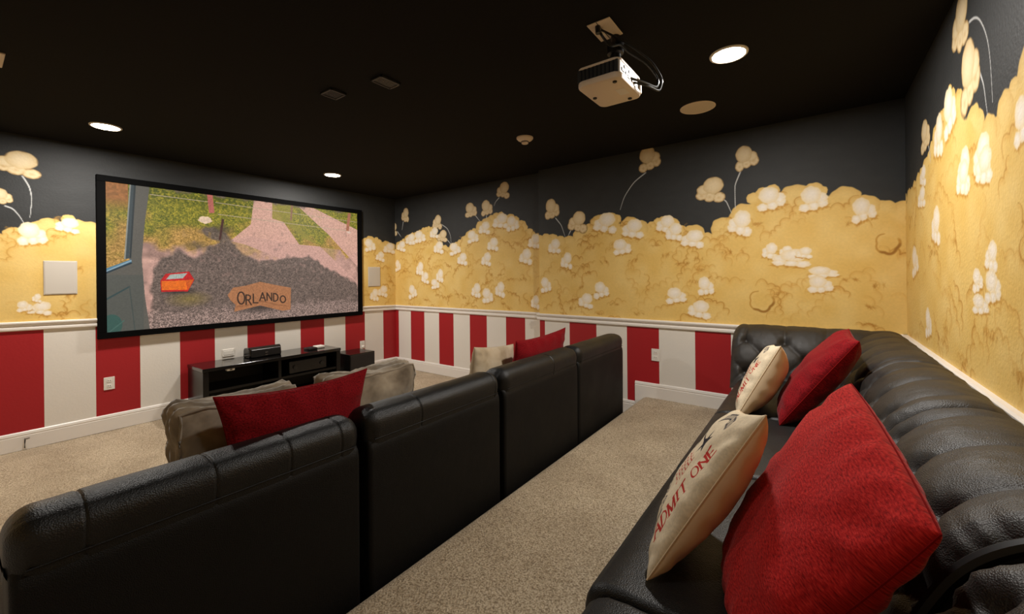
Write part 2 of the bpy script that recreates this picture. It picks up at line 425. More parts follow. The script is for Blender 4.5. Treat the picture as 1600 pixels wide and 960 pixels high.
def kernel(cv, x, z, w, h, r, flying=False):
    """one painted popped kernel: a smooth bun above, a few frills below, brown underneath"""
    col, edge = (C3(230, 210, 170), C3(208, 180, 130)) if flying else (KW, C3(236, 214, 168))
    sgn = 1 if r.random() < .5 else -1
    n = 3
    lob = []
    for k in range(n):
        t = (k + .5) / n - .5
        lob.append((x + t * w * .92 + (r.random() - .5) * .06 * w, z - h * (.24 + .08 * r.random()) + sgn * t * h * .22, w * (.19 + .05 * r.random()), h * (.18 + .05 * r.random())))
    bun = (x - sgn * w * .10, z + h * .14, w * .37, h * .36)
    side = (x + sgn * w * .24, z + h * .00, w * .25, h * .22)
    if flying:
        for (ex, ez, rx, rz) in lob + [bun, side]: cv.ell(ex, ez, rx + w * .05, rz + h * .05, C3(34, 32, 30), soft=.3, op=.6)
        for (ex, ez, rx, rz) in lob + [bun, side]: cv.ell(ex, ez, rx + w * .02, rz + h * .02, C3(176, 140, 88), soft=.12, op=.9)
    else:
        for (ex, ez, rx, rz) in lob:
            cv.ell(ex + sgn * w * .05, ez - h * .12, rx * 1.05, rz * .8, YB_, soft=.6, op=.85, wob=.16, ph=r.random() * 6)
    for (ex, ez, rx, rz) in lob: cv.ell(ex, ez, rx, rz, col, soft=.22, wob=.05, edge=edge, ph=r.random() * 6)
    # soft fold between frills and bun
    cv.ell(x, z - h * .10, w * .34, h * .07, YB_ if flying else C3(222, 190, 134), soft=.9, op=.85 if flying else .7, wob=.12, ph=r.random() * 6)
    cv.ell(*side, col, soft=.16, wob=.04, edge=edge, ph=r.random() * 6)
    cv.ell(*bun, col, soft=.10, wob=.03, edge=edge, ph=r.random() * 6)
    cv.ell(bun[0] - w * .05, bun[1] + h * .08, w * .2, h * .17, C3(248, 240, 228) if not flying else C3(236, 214, 176), soft=1.0, op=.55)
    if flying:
        for (ex, ez, rx, rz) in lob: cv.ell(ex, ez - rz * .1, rx * .5, rz * .45, C3(186, 146, 88), soft=1.0, op=.45)
    else:
        for (ex, ez, rx, rz) in lob: cv.ell(ex, ez + rz * .2, rx * .55, rz * .5, C3(250, 244, 236), soft=1.0, op=.6)

def stroke(cv, pts, w, col, op, soft=1.0):
    """one brush stroke: thickest in the middle, painted once so it does not bead at its joints"""
    P = np.asarray(pts); m = w * 1.5
    q = cv.win(P[:, 0].min() - m, P[:, 0].max() + m, P[:, 1].min() - m, P[:, 1].max() + m)
    if q is None: return
    sl, X, Z = q
    A = np.zeros(X.shape); n = len(P) - 1
    for i in range(n):
        (x0, z0), (x1, z1) = P[i], P[i + 1]
        dx, dz = x1 - x0, z1 - z0; L2 = dx * dx + dz * dz + 1e-12
        t = np.clip(((X - x0) * dx + (Z - z0) * dz) / L2, 0, 1)
        dd = np.hypot(X - x0 - t * dx, Z - z0 - t * dz)
        ww = w * (.35 + .65 * math.sin(math.pi * (i + .5) / n))
        A = np.maximum(A, np.clip((ww - dd) / (ww * soft), 0, 1))
    cv.mix(sl, A * op, col)
def squiggles(cv, n, inside, r, scale=1.0):
    """scalloped brown outlines of the popcorn in the heap"""
    for k in range(n):
        for tr in range(20):
            x = cv.s0 + r.random() * (cv.s1 - cv.s0); z = cv.z0 + r.random() * (cv.z1 - cv.z0)
            if inside(x, z): break
        else: continue
        ang = (r.random() - .5) * 2.4 + (math.pi if r.random() < .5 else 0)
        strong = r.random() ** 1.6; turn = (r.random() - .5) * 1.5
        pts = []
        for s_ in range(2 + int(r.random() * 4)):
            ch = (.030 + .060 * r.random()) * scale; hgt = ch * (.28 + .30 * r.random())
            up = 1 if math.cos(ang) > 0 else -1
            nx_, nz_ = -math.sin(ang) * up, math.cos(ang) * up
            for t in np.linspace(0, 1, 8):
                e = math.sin(math.pi * t) ** .7 * hgt
                pts.append((x + math.cos(ang) * ch * t + nx_ * e, z + math.sin(ang) * ch * t + nz_ * e))
            x += math.cos(ang) * ch; z += math.sin(ang) * ch
            if not inside(x, z): break
            ang += turn * .6 + (r.random() - .5) * .7
        if len(pts) < 4: continue
        col = C3(188, 134, 54) * (1.04 - .12 * strong)
        stroke(cv, [(p[0], p[1] - .010) for p in pts], .022, C3(206, 156, 76), .18 + .30 * strong)
        stroke(cv, pts, .0055 + .003 * r.random(), col, .22 + .55 * strong, .9)
        if r.random() < .25:
            p = pts[len(pts) // 2]
            for q_ in range(5): cv.ell(p[0] + (r.random() - .5) * .09, p[1] - .01 + (r.random() - .5) * .02, .022, .010, C3(172, 120, 46), soft=.9, op=.5, wob=.3, ph=r.random() * 6, rot=ang)

def mural(name, s0, s1, z0, z1, res, D, seed, nsq, extra_b=()):
    r = np.random.default_rng(seed)
    cv = Canvas(s0, s1, z0, z1, res, DARK)
    cv.im *= (0.96 + 0.08 * vnoise(cv.H, cv.W, 40, seed))[..., None]
    B = sorted(list(D['b']) + list(extra_b))
    bx = np.array([p[0] for p in B]); bz = np.array([p[1] for p in B])
    inside = lambda x, z: z < np.interp(x, bx, bz) - .02
    # scalloped puffs along the edge of the heap, then the heap itself
    x = s0; rims = []
    while x < s1:
        rad = .04 + .075 * r.random() ** 1.5
        rims.append((x, float(np.interp(x, bx, bz)) - rad * .62, rad)); x += rad * (1.0 + .4 * r.random())
    for (x, z, rad) in rims: cv.ell(x, z, rad, rad * .95, Y1, soft=.07, edge=C3(214, 176, 100), wob=.03, ph=x * 50)
    X, Z = np.meshgrid(cv.xs, cv.zs)
    top = np.interp(cv.xs, bx, bz)[None, :]
    a = np.clip((top - .045 - Z) / .02, 0, 1)[..., None]
    tex = vnoise(cv.H, cv.W, (z1 - z0) * 9, seed + 1, (s1 - s0) / (z1 - z0))[..., None]
    heap = (Y0 * (1 - tex) + Y1 * tex) * 1.0
    cv.im = cv.im * (1 - a) + heap * a
    for (x, z, rad) in rims:
        if r.random() < .7: cv.ell(x, z - rad * .1, rad * .86, rad * .8, Y1, soft=.5, op=.8)
    squiggles(cv, nsq, inside, r)
    for (x, z, w, h) in D['rings']:
        pts = [(x + math.cos(an) * w * .46 * (.90 + .16 * abs(math.sin(an * 2.5))), z + math.sin(an) * h * .46 * (.90 + .16 * abs(math.sin(an * 2.5)))) for an in np.linspace(-3.5, 1.3, 40)]
        cv.line(pts, .012, .007, C3(176, 126, 50), op=.55, soft=1.0); cv.line(pts[4:22], .013, .013, C3(150, 104, 40), op=.55, soft=.9)
        cv.ell(x, z, w * .40, h * .40, Y0, soft=.4, op=.7)
    for t in D['t']:
        # smooth tail
        P = np.array(t); n = len(P)
        tt = np.linspace(0, n - 1, 24); Q = np.stack([np.interp(tt, np.arange(n), P[:, i]) for i in (0, 1)], 1)
        for _ in range(6): Q[1:-1] = (Q[:-2] + 2 * Q[1:-1] + Q[2:]) / 4
        cv.line([tuple(q) for q in Q], .008, .003, C3(196, 196, 194), op=.9)
    for kq in D['fly']: kernel(cv, *[kq[0], kq[1], kq[2] * 1.05, kq[3] * 1.05], r, flying=True)
    for kq in D['k']: kernel(cv, *kq, r)
    fine = .985 + .03 * vnoise(cv.H, cv.W, 160, seed + 5, (s1 - s0) / (z1 - z0))
    cv.im *= fine[..., None]
    return cv

# stroke lettering (x, y in a unit box)
GL = {
 'A': ([[(0, 0), (.5, 1)], [(.5, 1), (1, 0)], [(.2, .36), (.8, .36)]], 1.0),
 'D': ([[(.1, 0), (.1, 1)], [(.1, 1), (.5, .98), (.82, .8), (.92, .5), (.82, .2), (.5, .02), (.1, 0)]], 1.0),
 'M': ([[(.06, 0), (.06, 1)], [(.06, 1), (.5, .1)], [(.5, .1), (.94, 1)], [(.94, 1), (.94, 0)]], 1.15),
 'I': ([[(.5, 0), (.5, 1)], [(.25, 0), (.75, 0)], [(.25, 1), (.75, 1)]], .55),
 'T': ([[(.5, 0), (.5, 1)], [(.04, 1), (.96, 1)]], .95),
 'O': ([[(.5 + .46 * math.cos(a * math.pi / 8), .5 + .5 * math.sin(a * math.pi / 8)) for a in range(17)]], 1.0),
 'N': ([[(.08, 0), (.08, 1)], [(.08, 1), (.92, 0)], [(.92, 0), (.92, 1)]], 1.0),
 'E': ([[(.1, 0), (.1, 1)], [(.1, 1), (.85, 1)], [(.1, .52), (.7, .52)], [(.1, 0), (.88, 0)]], .9),
 'R': ([[(.1, 0), (.1, 1)], [(.1, 1), (.55, 1), (.8, .88), (.82, .68), (.6, .5), (.1, .48)], [(.45, .48), (.95, 0)]], .95),
 'L': ([[(.1, 0), (.1, 1)], [(.1, 0), (.88, 0)]], .85),
 ' ': ([], .5),
}
def letter(cv, ch, org, ux, uy, w0, w1, col, serif=0.0):
    """org + x*ux + y*uy"""
    P = lambda p: (org[0] + p[0] * ux[0] + p[1] * uy[0], org[1] + p[0] * ux[1] + p[1] * uy[1])
    for st in GL[ch][0]:
        cv.line([P(p) for p in st], w0, w0 if len(st) > 2 else w1, col, soft=.35)
        if serif and len(st) == 2 and ch not in 'I':
            for p in st:
                if p[1] in (0, 1): cv.line([P((p[0] - serif, p[1])), P((p[0] + serif, p[1]))], w0 * .6, w0 * .6, col, soft=.4)
def write(cv, text, org, ux, uy, w0, w1, col, serif=0.0, gap=.16):
    x = 0.0
    for ch in text:
        wd = GL[ch][1]
        letter(cv, ch, (org[0] + x * ux[0], org[1] + x * ux[1]), (ux[0] * wd, ux[1] * wd), uy, w0, w1, col, serif)
        x += wd + gap
    return x

def screen_picture():
    S = SCREEN; asp = (3.42 - .853) / (2.285 - .90)
    sc = lambda P: [(p[0] * asp, p[1]) for p in P]
    cv = Canvas(0, asp, 0, 1, 1 / 560., (150, 120, 60))
    H, W = cv.H, cv.W
    X, Z = np.meshgrid(cv.xs / asp, cv.zs)
    n1 = vnoise(H, W, 26, 1, 2.2); n2 = vnoise(H, W, 90, 2, 1.8); n3 = vnoise(H, W, 220, 3, 1.8); n4 = vnoise(H, W, 9, 4, 2)
    # meadow: greens at the top, straw and pink soil lower down
    gm = np.clip(n2 * .6 + n3 * .9 - .25, 0, 1)[..., None]; grass = C3(186, 166, 52) * (1 - gm) + C3(84, 92, 22) * gm
    straw = C3(224, 172, 96) * (1 - gm) + C3(140, 108, 44) * gm
    t = np.clip((Z - .60 - .28 * (n4 - .5) - .05 * (n1 - .5)) / .16, 0, 1)[..., None]
    cv.im = straw * (1 - t) + grass * t
    dk = np.clip((Z - .88) / .06, 0, 1) * np.clip((.52 - X) / .05, 0, 1) * n2
    cv.mix((slice(None), slice(None)), dk * .8, C3(70, 80, 22))
    # dirt and gravel
    dirt = C3(226, 176, 158) * (1 - .35 * n1[..., None]) 
    edge = .47 + .10 * (n4 - .5) + .08 * (n1 - .5)
    cv.mix((slice(None), slice(None)), np.clip((edge + .12 - Z) / .05, 0, 1) * (X > .08), dirt)
    cv.poly(sc(S['path']), C3(224, 172, 156), .95)
    cv.poly(sc([(.30, .60), (.46, .70), (.62, .66), (.90, .62), (1.0, .40), (1.0, .0), (.1, .0), (.1, .45)]), C3(206, 160, 146), .55)
    cv.poly(sc(S['rut']), C3(150, 138, 48), .85)
    cv.mix((slice(None), slice(None)), np.clip((Z - .70) / .03, 0, 1) * np.clip(n2 - .35, 0, 1) * (X > .68) * (X < .80) * .3, C3(140, 130, 50))
    # shade of the trees on the gravel
    sh = Canvas(0, asp, 0, 1, 1 / 560., (0, 0, 0))
    sh.poly(sc([(.13, .45), (.20, .56), (.27, .50), (.31, .60), (.385, .66), (.42, .58), (.50, .50), (.62, .52), (.74, .53), (.86, .40), (1.0, .27), (1.0, -.02), (.12, -.02)]), (1, 1, 1)); sh.ell(.33 * asp, .70, .11, .045, (1, 1, 1), soft=.4, rot=-.3)
    a = sh.im[..., 0]
    for _ in range(14):
        a = (a + np.roll(a, 5, 0) + np.roll(a, -5, 0) + np.roll(a, 5, 1) + np.roll(a, -5, 1)) / 5
    a = np.clip((a + (n1 - .5) * .5 + (n4 - .5) * .5 - .25) / .45, 0, 1)
    grav = C3(122, 104, 94) * (.55 + .55 * n3[..., None] + .35 * n2[..., None])
    n5 = vnoise(H, W, 46, 8, 2.0); a2 = np.clip(a * 1.15 - 1.1 * np.clip(n5 * .7 + n1 * .5 - .62, 0, 1) * (Z > .30), 0, 1)
    cv.mix((slice(None), slice(None)), a2 * .92, grav * .86)
    cv.mix((slice(None), slice(None)), np.clip((.17 - Z - .06 * n1) / .05, 0, 1) * .75, C3(160, 134, 124) * (.45 + 1.0 * n3[..., None]))
    cv.ell(.24 * asp, .20, .16, .07, C3(150, 128, 50), soft=1.0, op=.6)
    cv.ell(.36 * asp, .74, .09, .05, C3(70, 62, 52), soft=.8, op=.7)
    cv.ell(.27 * asp, .60, .10, .05, C3(84, 74, 62), soft=.9, op=.6)
    # fence, post, stone
    for k in ('rail1', 'rail2', 'rail3'): cv.line(sc(S[k]), .0035, .003, C3(190, 168, 140))
    cv.poly(sc(S['fp1']), C3(186, 104, 92)); cv.poly(sc(S['fp2']), C3(176, 112, 84)); cv.poly(sc(S['fp3']), C3(150, 110, 80))
    cv.line(sc(S['pole']), .011, .009, C3(74, 40, 34))
    x, z = S['rock'][0]; cv.ell(x * asp, z, .047, .030, C3(238, 206, 176), soft=.15, wob=.06)
    cv.ell(.95 * asp, .80, .025, .012, C3(232, 200, 180), soft=.2)
    # lunch box on the gravel
    cv.ell(.21 * asp, .26, .13, .03, C3(52, 44, 42), soft=.7, op=.8)
    cv.poly(sc(S['box']), C3(196, 26, 28)); cv.poly(sc([(.153, .335), (.229, .34), (.236, .268), (.154, .270)]), C3(240, 112, 24))
    cv.poly(sc([(.229, .34), (.256, .345), (.238, .268)]), C3(214, 92, 24))
    cv.poly(sc(S['boxtop']), C3(206, 30, 34)); cv.poly(sc(S['boxglass']), C3(176, 186, 176))
    # cardboard sign
    cv.ell(.51 * asp, .10, .26, .05, C3(60, 50, 46), soft=.9, op=.8)
    cv.poly(sc(S['sign']), C3(178, 118, 78))
    cv.line(sc([(.41, .12), (.45, .125), (.51, .155), (.57, .12), (.62, .10)]), .010, .008, C3(140, 90, 58), op=.5)
    xs_ = [.412, .444, .473, .502, .531, .559, .590]
    hs = [.098, .078, .070, .068, .062, .066, .058]; bs = [.142, .134, .146, .160, .160, .150, .135]
    for ch, x, h, b0 in zip('ORLANDO', xs_, hs, bs):
        wd = .024 * asp if ch != 'O' else .026 * asp
        if ch == 'O' and x < .42: wd *= 1.15
        letter(cv, ch, (x * asp, b0), (wd, -.10 * wd), (0, h), .0062, .0062, C3(60, 40, 30))
    # vehicle door and window post on the left
    cv.poly(sc(S['window']), C3(184, 132, 66), .0)
    m = (X < .06) & (Z > .40)
    cv.mix((slice(None), slice(None)), m * np.clip((Z - .80) / .1, 0, 1) * .85, C3(176, 108, 62) * (.8 + .35 * n2[..., None]))
    cv.poly(sc(S['pillar']), C3(98, 94, 86)); cv.poly(sc(S['frame']), C3(62, 74, 78)); cv.line(sc([(.079, 1.0), (.064, .50)]), .006, .006, C3(40, 50, 54))
    cv.line(sc([(.066, 1.0), (.049, .49)]), .005, .005, C3(150, 150, 140))
    cv.poly(sc(S['sill']), C3(86, 132, 156)); cv.line(sc([(0, .405), (.066, .478)]), .005, .005, C3(150, 176, 190))
    cv.line(sc([(-.01, .385), (.066, .462)]), .007, .007, C3(34, 52, 62))
    cv.line(sc([(0, .22), (.061, .30)]), .007, .006, C3(48, 72, 74)); cv.line(sc([(.061, .30), (.075, .0)]), .004, .004, C3(74, 80, 76))
    cv.ell(.012 * asp, .045, .055, .075, C3(54, 96, 86), soft=.08); cv.line(sc([(.0, -.01), (.045, .07)]), .004, .004, C3(80, 120, 108))
    cv.mix((slice(None), slice(None)), ((X < .10) & (Z < .38)) * .25, C3(60, 76, 74))
    n6 = vnoise(H, W, 150, 11, 1.8); cv.im *= (.90 + .20 * n6)[..., None] ** np.where((X < .12), .35, 1.0)[..., None]
    return cv

def ticket_print(seed):
    """canvas u (near edge -> far edge) by v (bottom -> top), unit square; print reads upwards"""
    cv = Canvas(0, 1, 0, 1, 1 / 640., (222, 205, 176))
    n = vnoise(cv.H, cv.W, 120, seed); cv.im *= (.95 + .08 * n)[..., None]
    RED = C3(176, 46, 40); BLK = C3(44, 40, 48)
    # ADMIT ONE running up the near side
    write(cv, 'ADMIT ONE', (.12, .12), (0, .064), (.125, 0), .0068, .0120, RED, serif=.18)
    # star
    c = (.42, .70); P = []
    for k in range(10):
        a = k * math.pi / 5; R = .105 if k % 2 == 0 else .042
        P.append((c[0] + R * math.cos(a), c[1] + R * math.sin(a)))
    cv.poly(P, BLK)
    # red block lettering, two columns reading upwards
    for u in (.37, .46, .55):
        for k in range(6):
            v = .37 + k * .037
            cv.line([(u, v), (u + .06, v)], .006, .006, RED); cv.line([(u, v), (u, v + .026)], .005, .005, RED)
            if k % 2: cv.line([(u + .06, v), (u + .06, v + .026)], .005, .005, RED)
    # film reel, dots, small strip of film
    for (cu, cvv, R) in ((.42, .20, .06), (.66, .27, .09)):
        cv.ell(cu, cvv, R, R, BLK, soft=.05); cv.ell(cu, cvv, R * .8, R * .8, C3(222, 205, 176), soft=.05)
        for k in range(5):
            a = k * 1.2566; cv.ell(cu + R * .48 * math.cos(a), cvv + R * .48 * math.sin(a), R * .22, R * .22, BLK, soft=.1)
        cv.ell(cu, cvv, R * .15, R * .15, BLK, soft=.1)
    for k in range(3): cv.ell(.52, .15 + k * .05, .014, .014, BLK, soft=.2)
    cv.line([(.32, .03), (.32, .19)], .022, .022, BLK); cv.line([(.32, .04), (.32, .18)], .010, .010, C3(120, 112, 104))
    for k in range(6): cv.line([(.305, .045 + k * .026), (.335, .045 + k * .026)], .004, .004, BLK)
    cv.line([(.37, .05), (.41, .10), (.41, .18)], .004, .004, BLK); cv.line([(.16, .02), (.25, .05)], .004, .004, RED)
    # curling film strip towards the top
    Pf = [(.26 + .34 * t, .87 + .07 * math.sin(t * 3.0)) for t in np.linspace(0, 1, 16)]
    cv.line(Pf, .040, .034, BLK); cv.line(Pf, .028, .023, C3(214, 198, 172))
    for p in Pf[::1]: cv.line([(p[0], p[1] - .026), (p[0] + .006, p[1] + .026)], .006, .006, BLK)
    cv.line([(.50, .70), (.66, .74), (.78, .86), (.80, .97)], .012, .009, BLK)
    cv.line([(.70, .58), (.80, .66), (.84, .80)], .010, .008, BLK); cv.ell(.82, .60, .05, .05, BLK, soft=.1); cv.ell(.82, .60, .03, .03, C3(222, 205, 176), soft=.1)
    for k in range(8): cv.line([(.70, .46 + k * .014), (.92, .45 + k * .014)], .003, .003, C3(92, 84, 88), op=.8)
    for k in range(5): cv.line([(.84, .08 + k * .05), (.95, .09 + k * .05)], .006, .006, BLK)
    return cv
# ------------------------------------------------------------------ the room
EXB = [(1.6, 2.05), (1.2, 1.96), (.6, 2.06), (.0, 1.95)]
cv_front = mural('front', XL, XR, 0.9, ZC, .005, MURAL['front'], 3, 130, [(-.72, 1.9), (-.3, 1.8)])
cv_r1 = mural('right_recess', 2.5, YF, 0.9, ZC, .005, MURAL['s1'], 5, 130)
cv_r2 = mural('right', YB, YJ, 0.9, ZC, .004, MURAL['s2'], 9, 115)
cv_back = mural('back', XL, 3.95, 0.9, ZC, .004, MURAL['rear'], 12, 150, EXB)
M_mur = {k: image_mat('mural_' + k, c.image('mural_' + k), bumps=bs, bscale=sc_)
         for k, c, bs, sc_ in (('front', cv_front, .3, 70), ('r1', cv_r1, .12, 70), ('r2', cv_r2, .12, 70), ('back', cv_back, .55, 75))}

def rail_z_front(x): return 0.951 + 0.0261 * (XR - x)
RAIL = 0.951

def wall(name, P, a0, a1, cvs, mm, stripes, railz, first, zlow=0.0, order=1):
    """P(a) -> (x, y); stripes: list of paint edges between a0 and a1; below the rail red and white bands"""
    g_ = G(); uv = []
    def quad(b0, b1, z00, z01, z10, z11, mi, tex=False):
        q = [(*P(b0), z00), (*P(b1), z01), (*P(b1), z11), (*P(b0), z10)]
        g_.add(q, [(0, 1, 2, 3)], mi)
        for (b, z) in ((b0, z00), (b1, z01), (b1, z11), (b0, z10)):
            uv.append(((b - cvs.s0) / (cvs.s1 - cvs.s0), (z - cvs.z0) / (cvs.z1 - cvs.z0)) if tex else (0, 0))
    quad(a0, a1, railz(a0) - .04, railz(a1) - .04, ZC, ZC, 0, True)
    E = [a0] + list(stripes) + [a1]; c = first
    for i in range(len(E) - 1):
        quad(E[i], E[i + 1], zlow, zlow, railz(E[i]) - .04, railz(E[i + 1]) - .04, 1 + c); c = 1 - c
    return obj(name, g_, [mm, M_red, M_white], uv=uv, kind='structure', at=(0, 0, 0))

fs = [.159 + .0, .472, .784, 1.089, 1.399, 1.704, 2.023, 2.322, 2.629, 2.941, 3.246, 3.553, 3.87]
fs = [-.465, -.153] + fs
# red stripe runs .159 -> .472, white .472 -> .784, ...
wall('wall_front', lambda a: (a, YF), XL, XR, cv_front, M_mur['front'], fs, rail_z_front, 1)
s1 = [2.823, 3.112, 3.423, 3.716, 4.017, 4.299, 4.605, 4.902, 5.185]
wall('wall_right', lambda a: (XR, a), 2.3, YF, cv_r1, M_mur['r1'], s1, lambda a: RAIL, 1)
s2e = [-.36, -.045, .27, .587, .876, 1.197, 1.512, 1.842, 2.161, 2.481]
wall('wall_right_projection', lambda a: (xs2(a), a), YB, YJ, cv_r2, M_mur['r2'], s2e, lambda a: RAIL, 0)
g_ = G(); g_.add([(xs2(YJ), YJ, 0), (XR, YJ, 0), (XR, YJ, ZC), (xs2(YJ), YJ, ZC)], [(0, 1, 2, 3)])
obj('wall_right_return', g_, M_yel, kind='structure', at=(0, 0, 0))
wall('wall_back', lambda a: (a, YB), XL, xs2(YB), cv_back, M_mur['back'], [-.4 + .315 * k for k in range(14) if -.4 + .315 * k < 3.85], lambda a: RAIL, 0)
g_ = G()
g_.add([(XL, YB, 0), (XL, YF, 0), (XL, YF, .95), (XL, YB, .95)], [(0, 1, 2, 3)], 1)
g_.add([(XL, YB, .95), (XL, YF, .95), (XL, YF, 1.9), (XL, YB, 1.9)], [(0, 1, 2, 3)], 0)
g_.add([(XL, YB, 1.9), (XL, YF, 1.9), (XL, YF, ZC), (XL, YB, ZC)], [(0, 1, 2, 3)], 2)
obj('wall_left', g_, [M_yel, M_white, M_char], kind='structure', at=(0, 0, 0))
g_ = G(); g_.box(XL - .1, XR + .1, YB - .1, YF + .1, ZC, ZC + .1)
obj('ceiling', g_, M_ceil, kind='structure')

# carpeted floor, slightly uneven, and the raised platform with a rounded nose
def carpet_grid(x0, x1, y0, y1, z, n):
    g_ = G(); nx = int((x1 - x0) / n); ny = int((y1 - y0) / n); V = []
    for j in range(ny + 1):
        for i in range(nx + 1):
            x = x0 + (x1 - x0) * i / nx; y = y0 + (y1 - y0) * j / ny
            V.append((x, y, z + .004 * noise.noise(Vector((x * 4, y * 4, z)))))
    F = [(j * (nx + 1) + i, j * (nx + 1) + i + 1, (j + 1) * (nx + 1) + i + 1, (j + 1) * (nx + 1) + i) for j in range(ny) for i in range(nx)]
    return g_.add(V, F)
obj('floor', carpet_grid(XL, XR, YB, YF, -.003, .05), M_carpet, smooth=True, kind='structure', at=(0, 0, 0), angle=3)
g_ = G(); prof = [(YB, .0), (YB, ZP)] + [(YB + (1.30 - YB) * k / 40, ZP + .003 * noise.noise(Vector((k * .7, 0, 0)))) for k in range(1, 41)]
prof += [(1.30 + .085 * math.sin(a * math.pi / 16), ZP - .085 + .085 * math.cos(a * math.pi / 16)) for a in range(1, 9)] + [(1.385, .0)]
g_.extrude([(p, q) for p, q in prof], 'x', XL, xs2(1.4))
obj('floor_platform', g_, M_carpet, smooth=True, kind='structure', at=(0, 0, 0))

# chair rail and baseboards
RP = [(0, -.075), (.012, -.075), (.018, -.066), (.018, -.050), (.011, -.043), (.011, -.034), (.022, -.027), (.028, -.016), (.028, -.006), (.020, .0), (0, .0)]
def rail(name, P0, P1, nrm, z0, z1, prof, n=1):
    g_ = G(); m = len(prof); V = []
    for (P, z) in ((P0, z0), (P1, z1)):
        for d, h in prof: V.append((P[0] + nrm[0] * d, P[1] + nrm[1] * d, z + h))
    g_.add(V, [(i, (i + 1) % m, (i + 1) % m + m, i + m) for i in range(m)] + [tuple(range(m)), tuple(range(m, 2 * m))])
    return obj(name, g_, M_trim, kind='structure', at=(0, 0, 0))
rail('trim_1', (XL, YF), (XR, YF), (0, -1), rail_z_front(XL), rail_z_front(XR), RP)
rail('trim_2', (XR, YF), (XR, YJ), (-1, 0), RAIL, RAIL, RP)
rail('trim_3', (xs2(YJ + .028), YJ + .028), (xs2(YB), YB), (-1, 0), RAIL, RAIL, RP)
rail('trim_4', (xs2(YB), YB), (XL, YB), (0, 1), RAIL, RAIL, RP)
BPf = lambda H: [(0, 0), (.017, 0), (.017, H - .036), (.013, H - .034), (.013, H - .028), (.016, H - .024), (.012, H - .006), (.006, H), (0, H)]
rail('baseboard_front', (XL, YF), (XR, YF), (0, -1), 0, 0, BPf(.148))
rail('baseboard_right', (XR, YF), (XR, YJ), (-1, 0), 0, 0, BPf(.148))
rail('baseboard_right_step', (xs2(YJ), YJ), (xs2(1.43), 1.43), (-1, 0), 0, 0, BPf(.148))
rail('baseboard_right_platform', (xs2(1.43), 1.43), (xs2(YB), YB), (-1, 0), 0, 0, BPf(.348))
rail('baseboard_left', (XL, YB), (XL, YF), (1, 0), 0, 0, BPf(.148))

# ------------------------------------------------------------------ projection screen on the front wall
ys = YF - .042
t = thing('projection_screen', 'wide wall-mounted projection screen in black frame showing a gravel lane picture', 'screen', (2.14, YF, .845))
X0, X1, Z0, Z1 = .853, 3.42, .905, 2.283
for nm, bx_ in (('frame_bar', (.792, 3.493, Z1, 2.340)), ('frame_bar', (.792, 3.493, .848, Z0)), ('frame_bar', (.792, X0, Z0, Z1)), ('frame_bar', (X1, 3.493, Z0, Z1))):
    obj(nm, G().box(bx_[0], bx_[1], ys - .004, YF - .001, bx_[2], bx_[3], .003, 1), M_frame, t)
g_ = G(); g_.add([(X0, ys + .004, Z0), (X1, ys + .004, Z0), (X1, ys + .004, Z1), (X0, ys + .004, Z1)], [(0, 1, 2, 3)])
g_.add([(X0, ys + .03, Z0), (X1, ys + .03, Z0), (X1, ys + .03, Z1), (X0, ys + .03, Z1)], [(3, 2, 1, 0)])
M_pic = image_mat('projected_picture', screen_picture().image('projected_picture'), rough=.9, spec=.05, bumps=0, emit=SCREEN_EMIT)
obj('screen_panel', g_, M_pic, t, uv=[(0, 0), (1, 0), (1, 1), (0, 1)] + [(0, 0)] * 4, label='projected picture of a gravel lane with a cardboard sign')

# in-wall loudspeakers
def wall_speaker(x0, x1, z0, z1, label):
    t = thing('wall_speaker', label, 'speaker', ((x0 + x1) / 2, YF, z0), group='in-wall speakers either side of the screen')
    obj('frame', G().box(x0, x1, YF - .006, YF - .0005, z0, z1, .002, 1), M_grille, t)
    obj('grille', G().box(x0 + .006, x1 - .006, YF - .009, YF - .004, z0 + .006, z1 - .006, .002, 1), M_grille, t)
wall_speaker(.474, .673, 1.263, 1.553, 'flat grey rectangular in-wall speaker left of the projection screen')
wall_speaker(3.614, 3.822, 1.246, 1.534, 'flat grey rectangular in-wall speaker right of the projection screen, near the corner')

# outlets and plates
def outlet(P, label, w=.074, h=.115, two=True, kind='outlet', plug=None):
    """P(a, z, d): a along the wall, z up, d out of the wall"""
    pts = [P(a, z, d) for a in (-w / 2, w / 2) for z in (-h / 2, h / 2) for d in (0.0005, .007)]
    def bx(a0, a1, z0, z1, d0, d1, bev=.002):
        A, B = P(a0, z0, d0), P(a1, z1, d1)
        return G().box(min(A[0], B[0]), max(A[0], B[0]), min(A[1], B[1]), max(A[1], B[1]), min(A[2], B[2]), max(A[2], B[2]), bev, 1)
    t = thing('wall_outlet' if kind == 'outlet' else 'wall_plate', label, kind, P(0, -h / 2, 0))
    obj('cover_plate', bx(-w / 2, w / 2, -h / 2, h / 2, .0005, .007), M_plastic, t)
    if two:
        for dz in (-.024, .024):
            r = obj('receptacle', bx(-.017, .017, dz - .014, dz + .014, .006, .0095), M_plastic, t)
            gs = G()
            for da in (-.007, .007):
                A, B = P(da - .0015, dz - .002, .009), P(da + .0015, dz + .007, .0102)
                gs.box(min(A[0], B[0]), max(A[0], B[0]), min(A[1], B[1]), max(A[1], B[1]), A[2], B[2])
            s_ = obj('slot', gs, M_slot, t)
    else:
        obj('insert', bx(-w / 2 + .012, w / 2 - .012, -h / 2 + .016, h / 2 - .016, .006, .009), M_plastic, t)
    if plug: obj('plug', bx(-.016, .016, -.040, -.010, .009, .035, .006), M_plastic, t)
    return t
PF = lambda x, z: (lambda a, dz, d: (x + a, YF - d, z + dz))
outlet(PF(.870, .432), 'white duplex outlet on the red stripe below the left end of the screen')
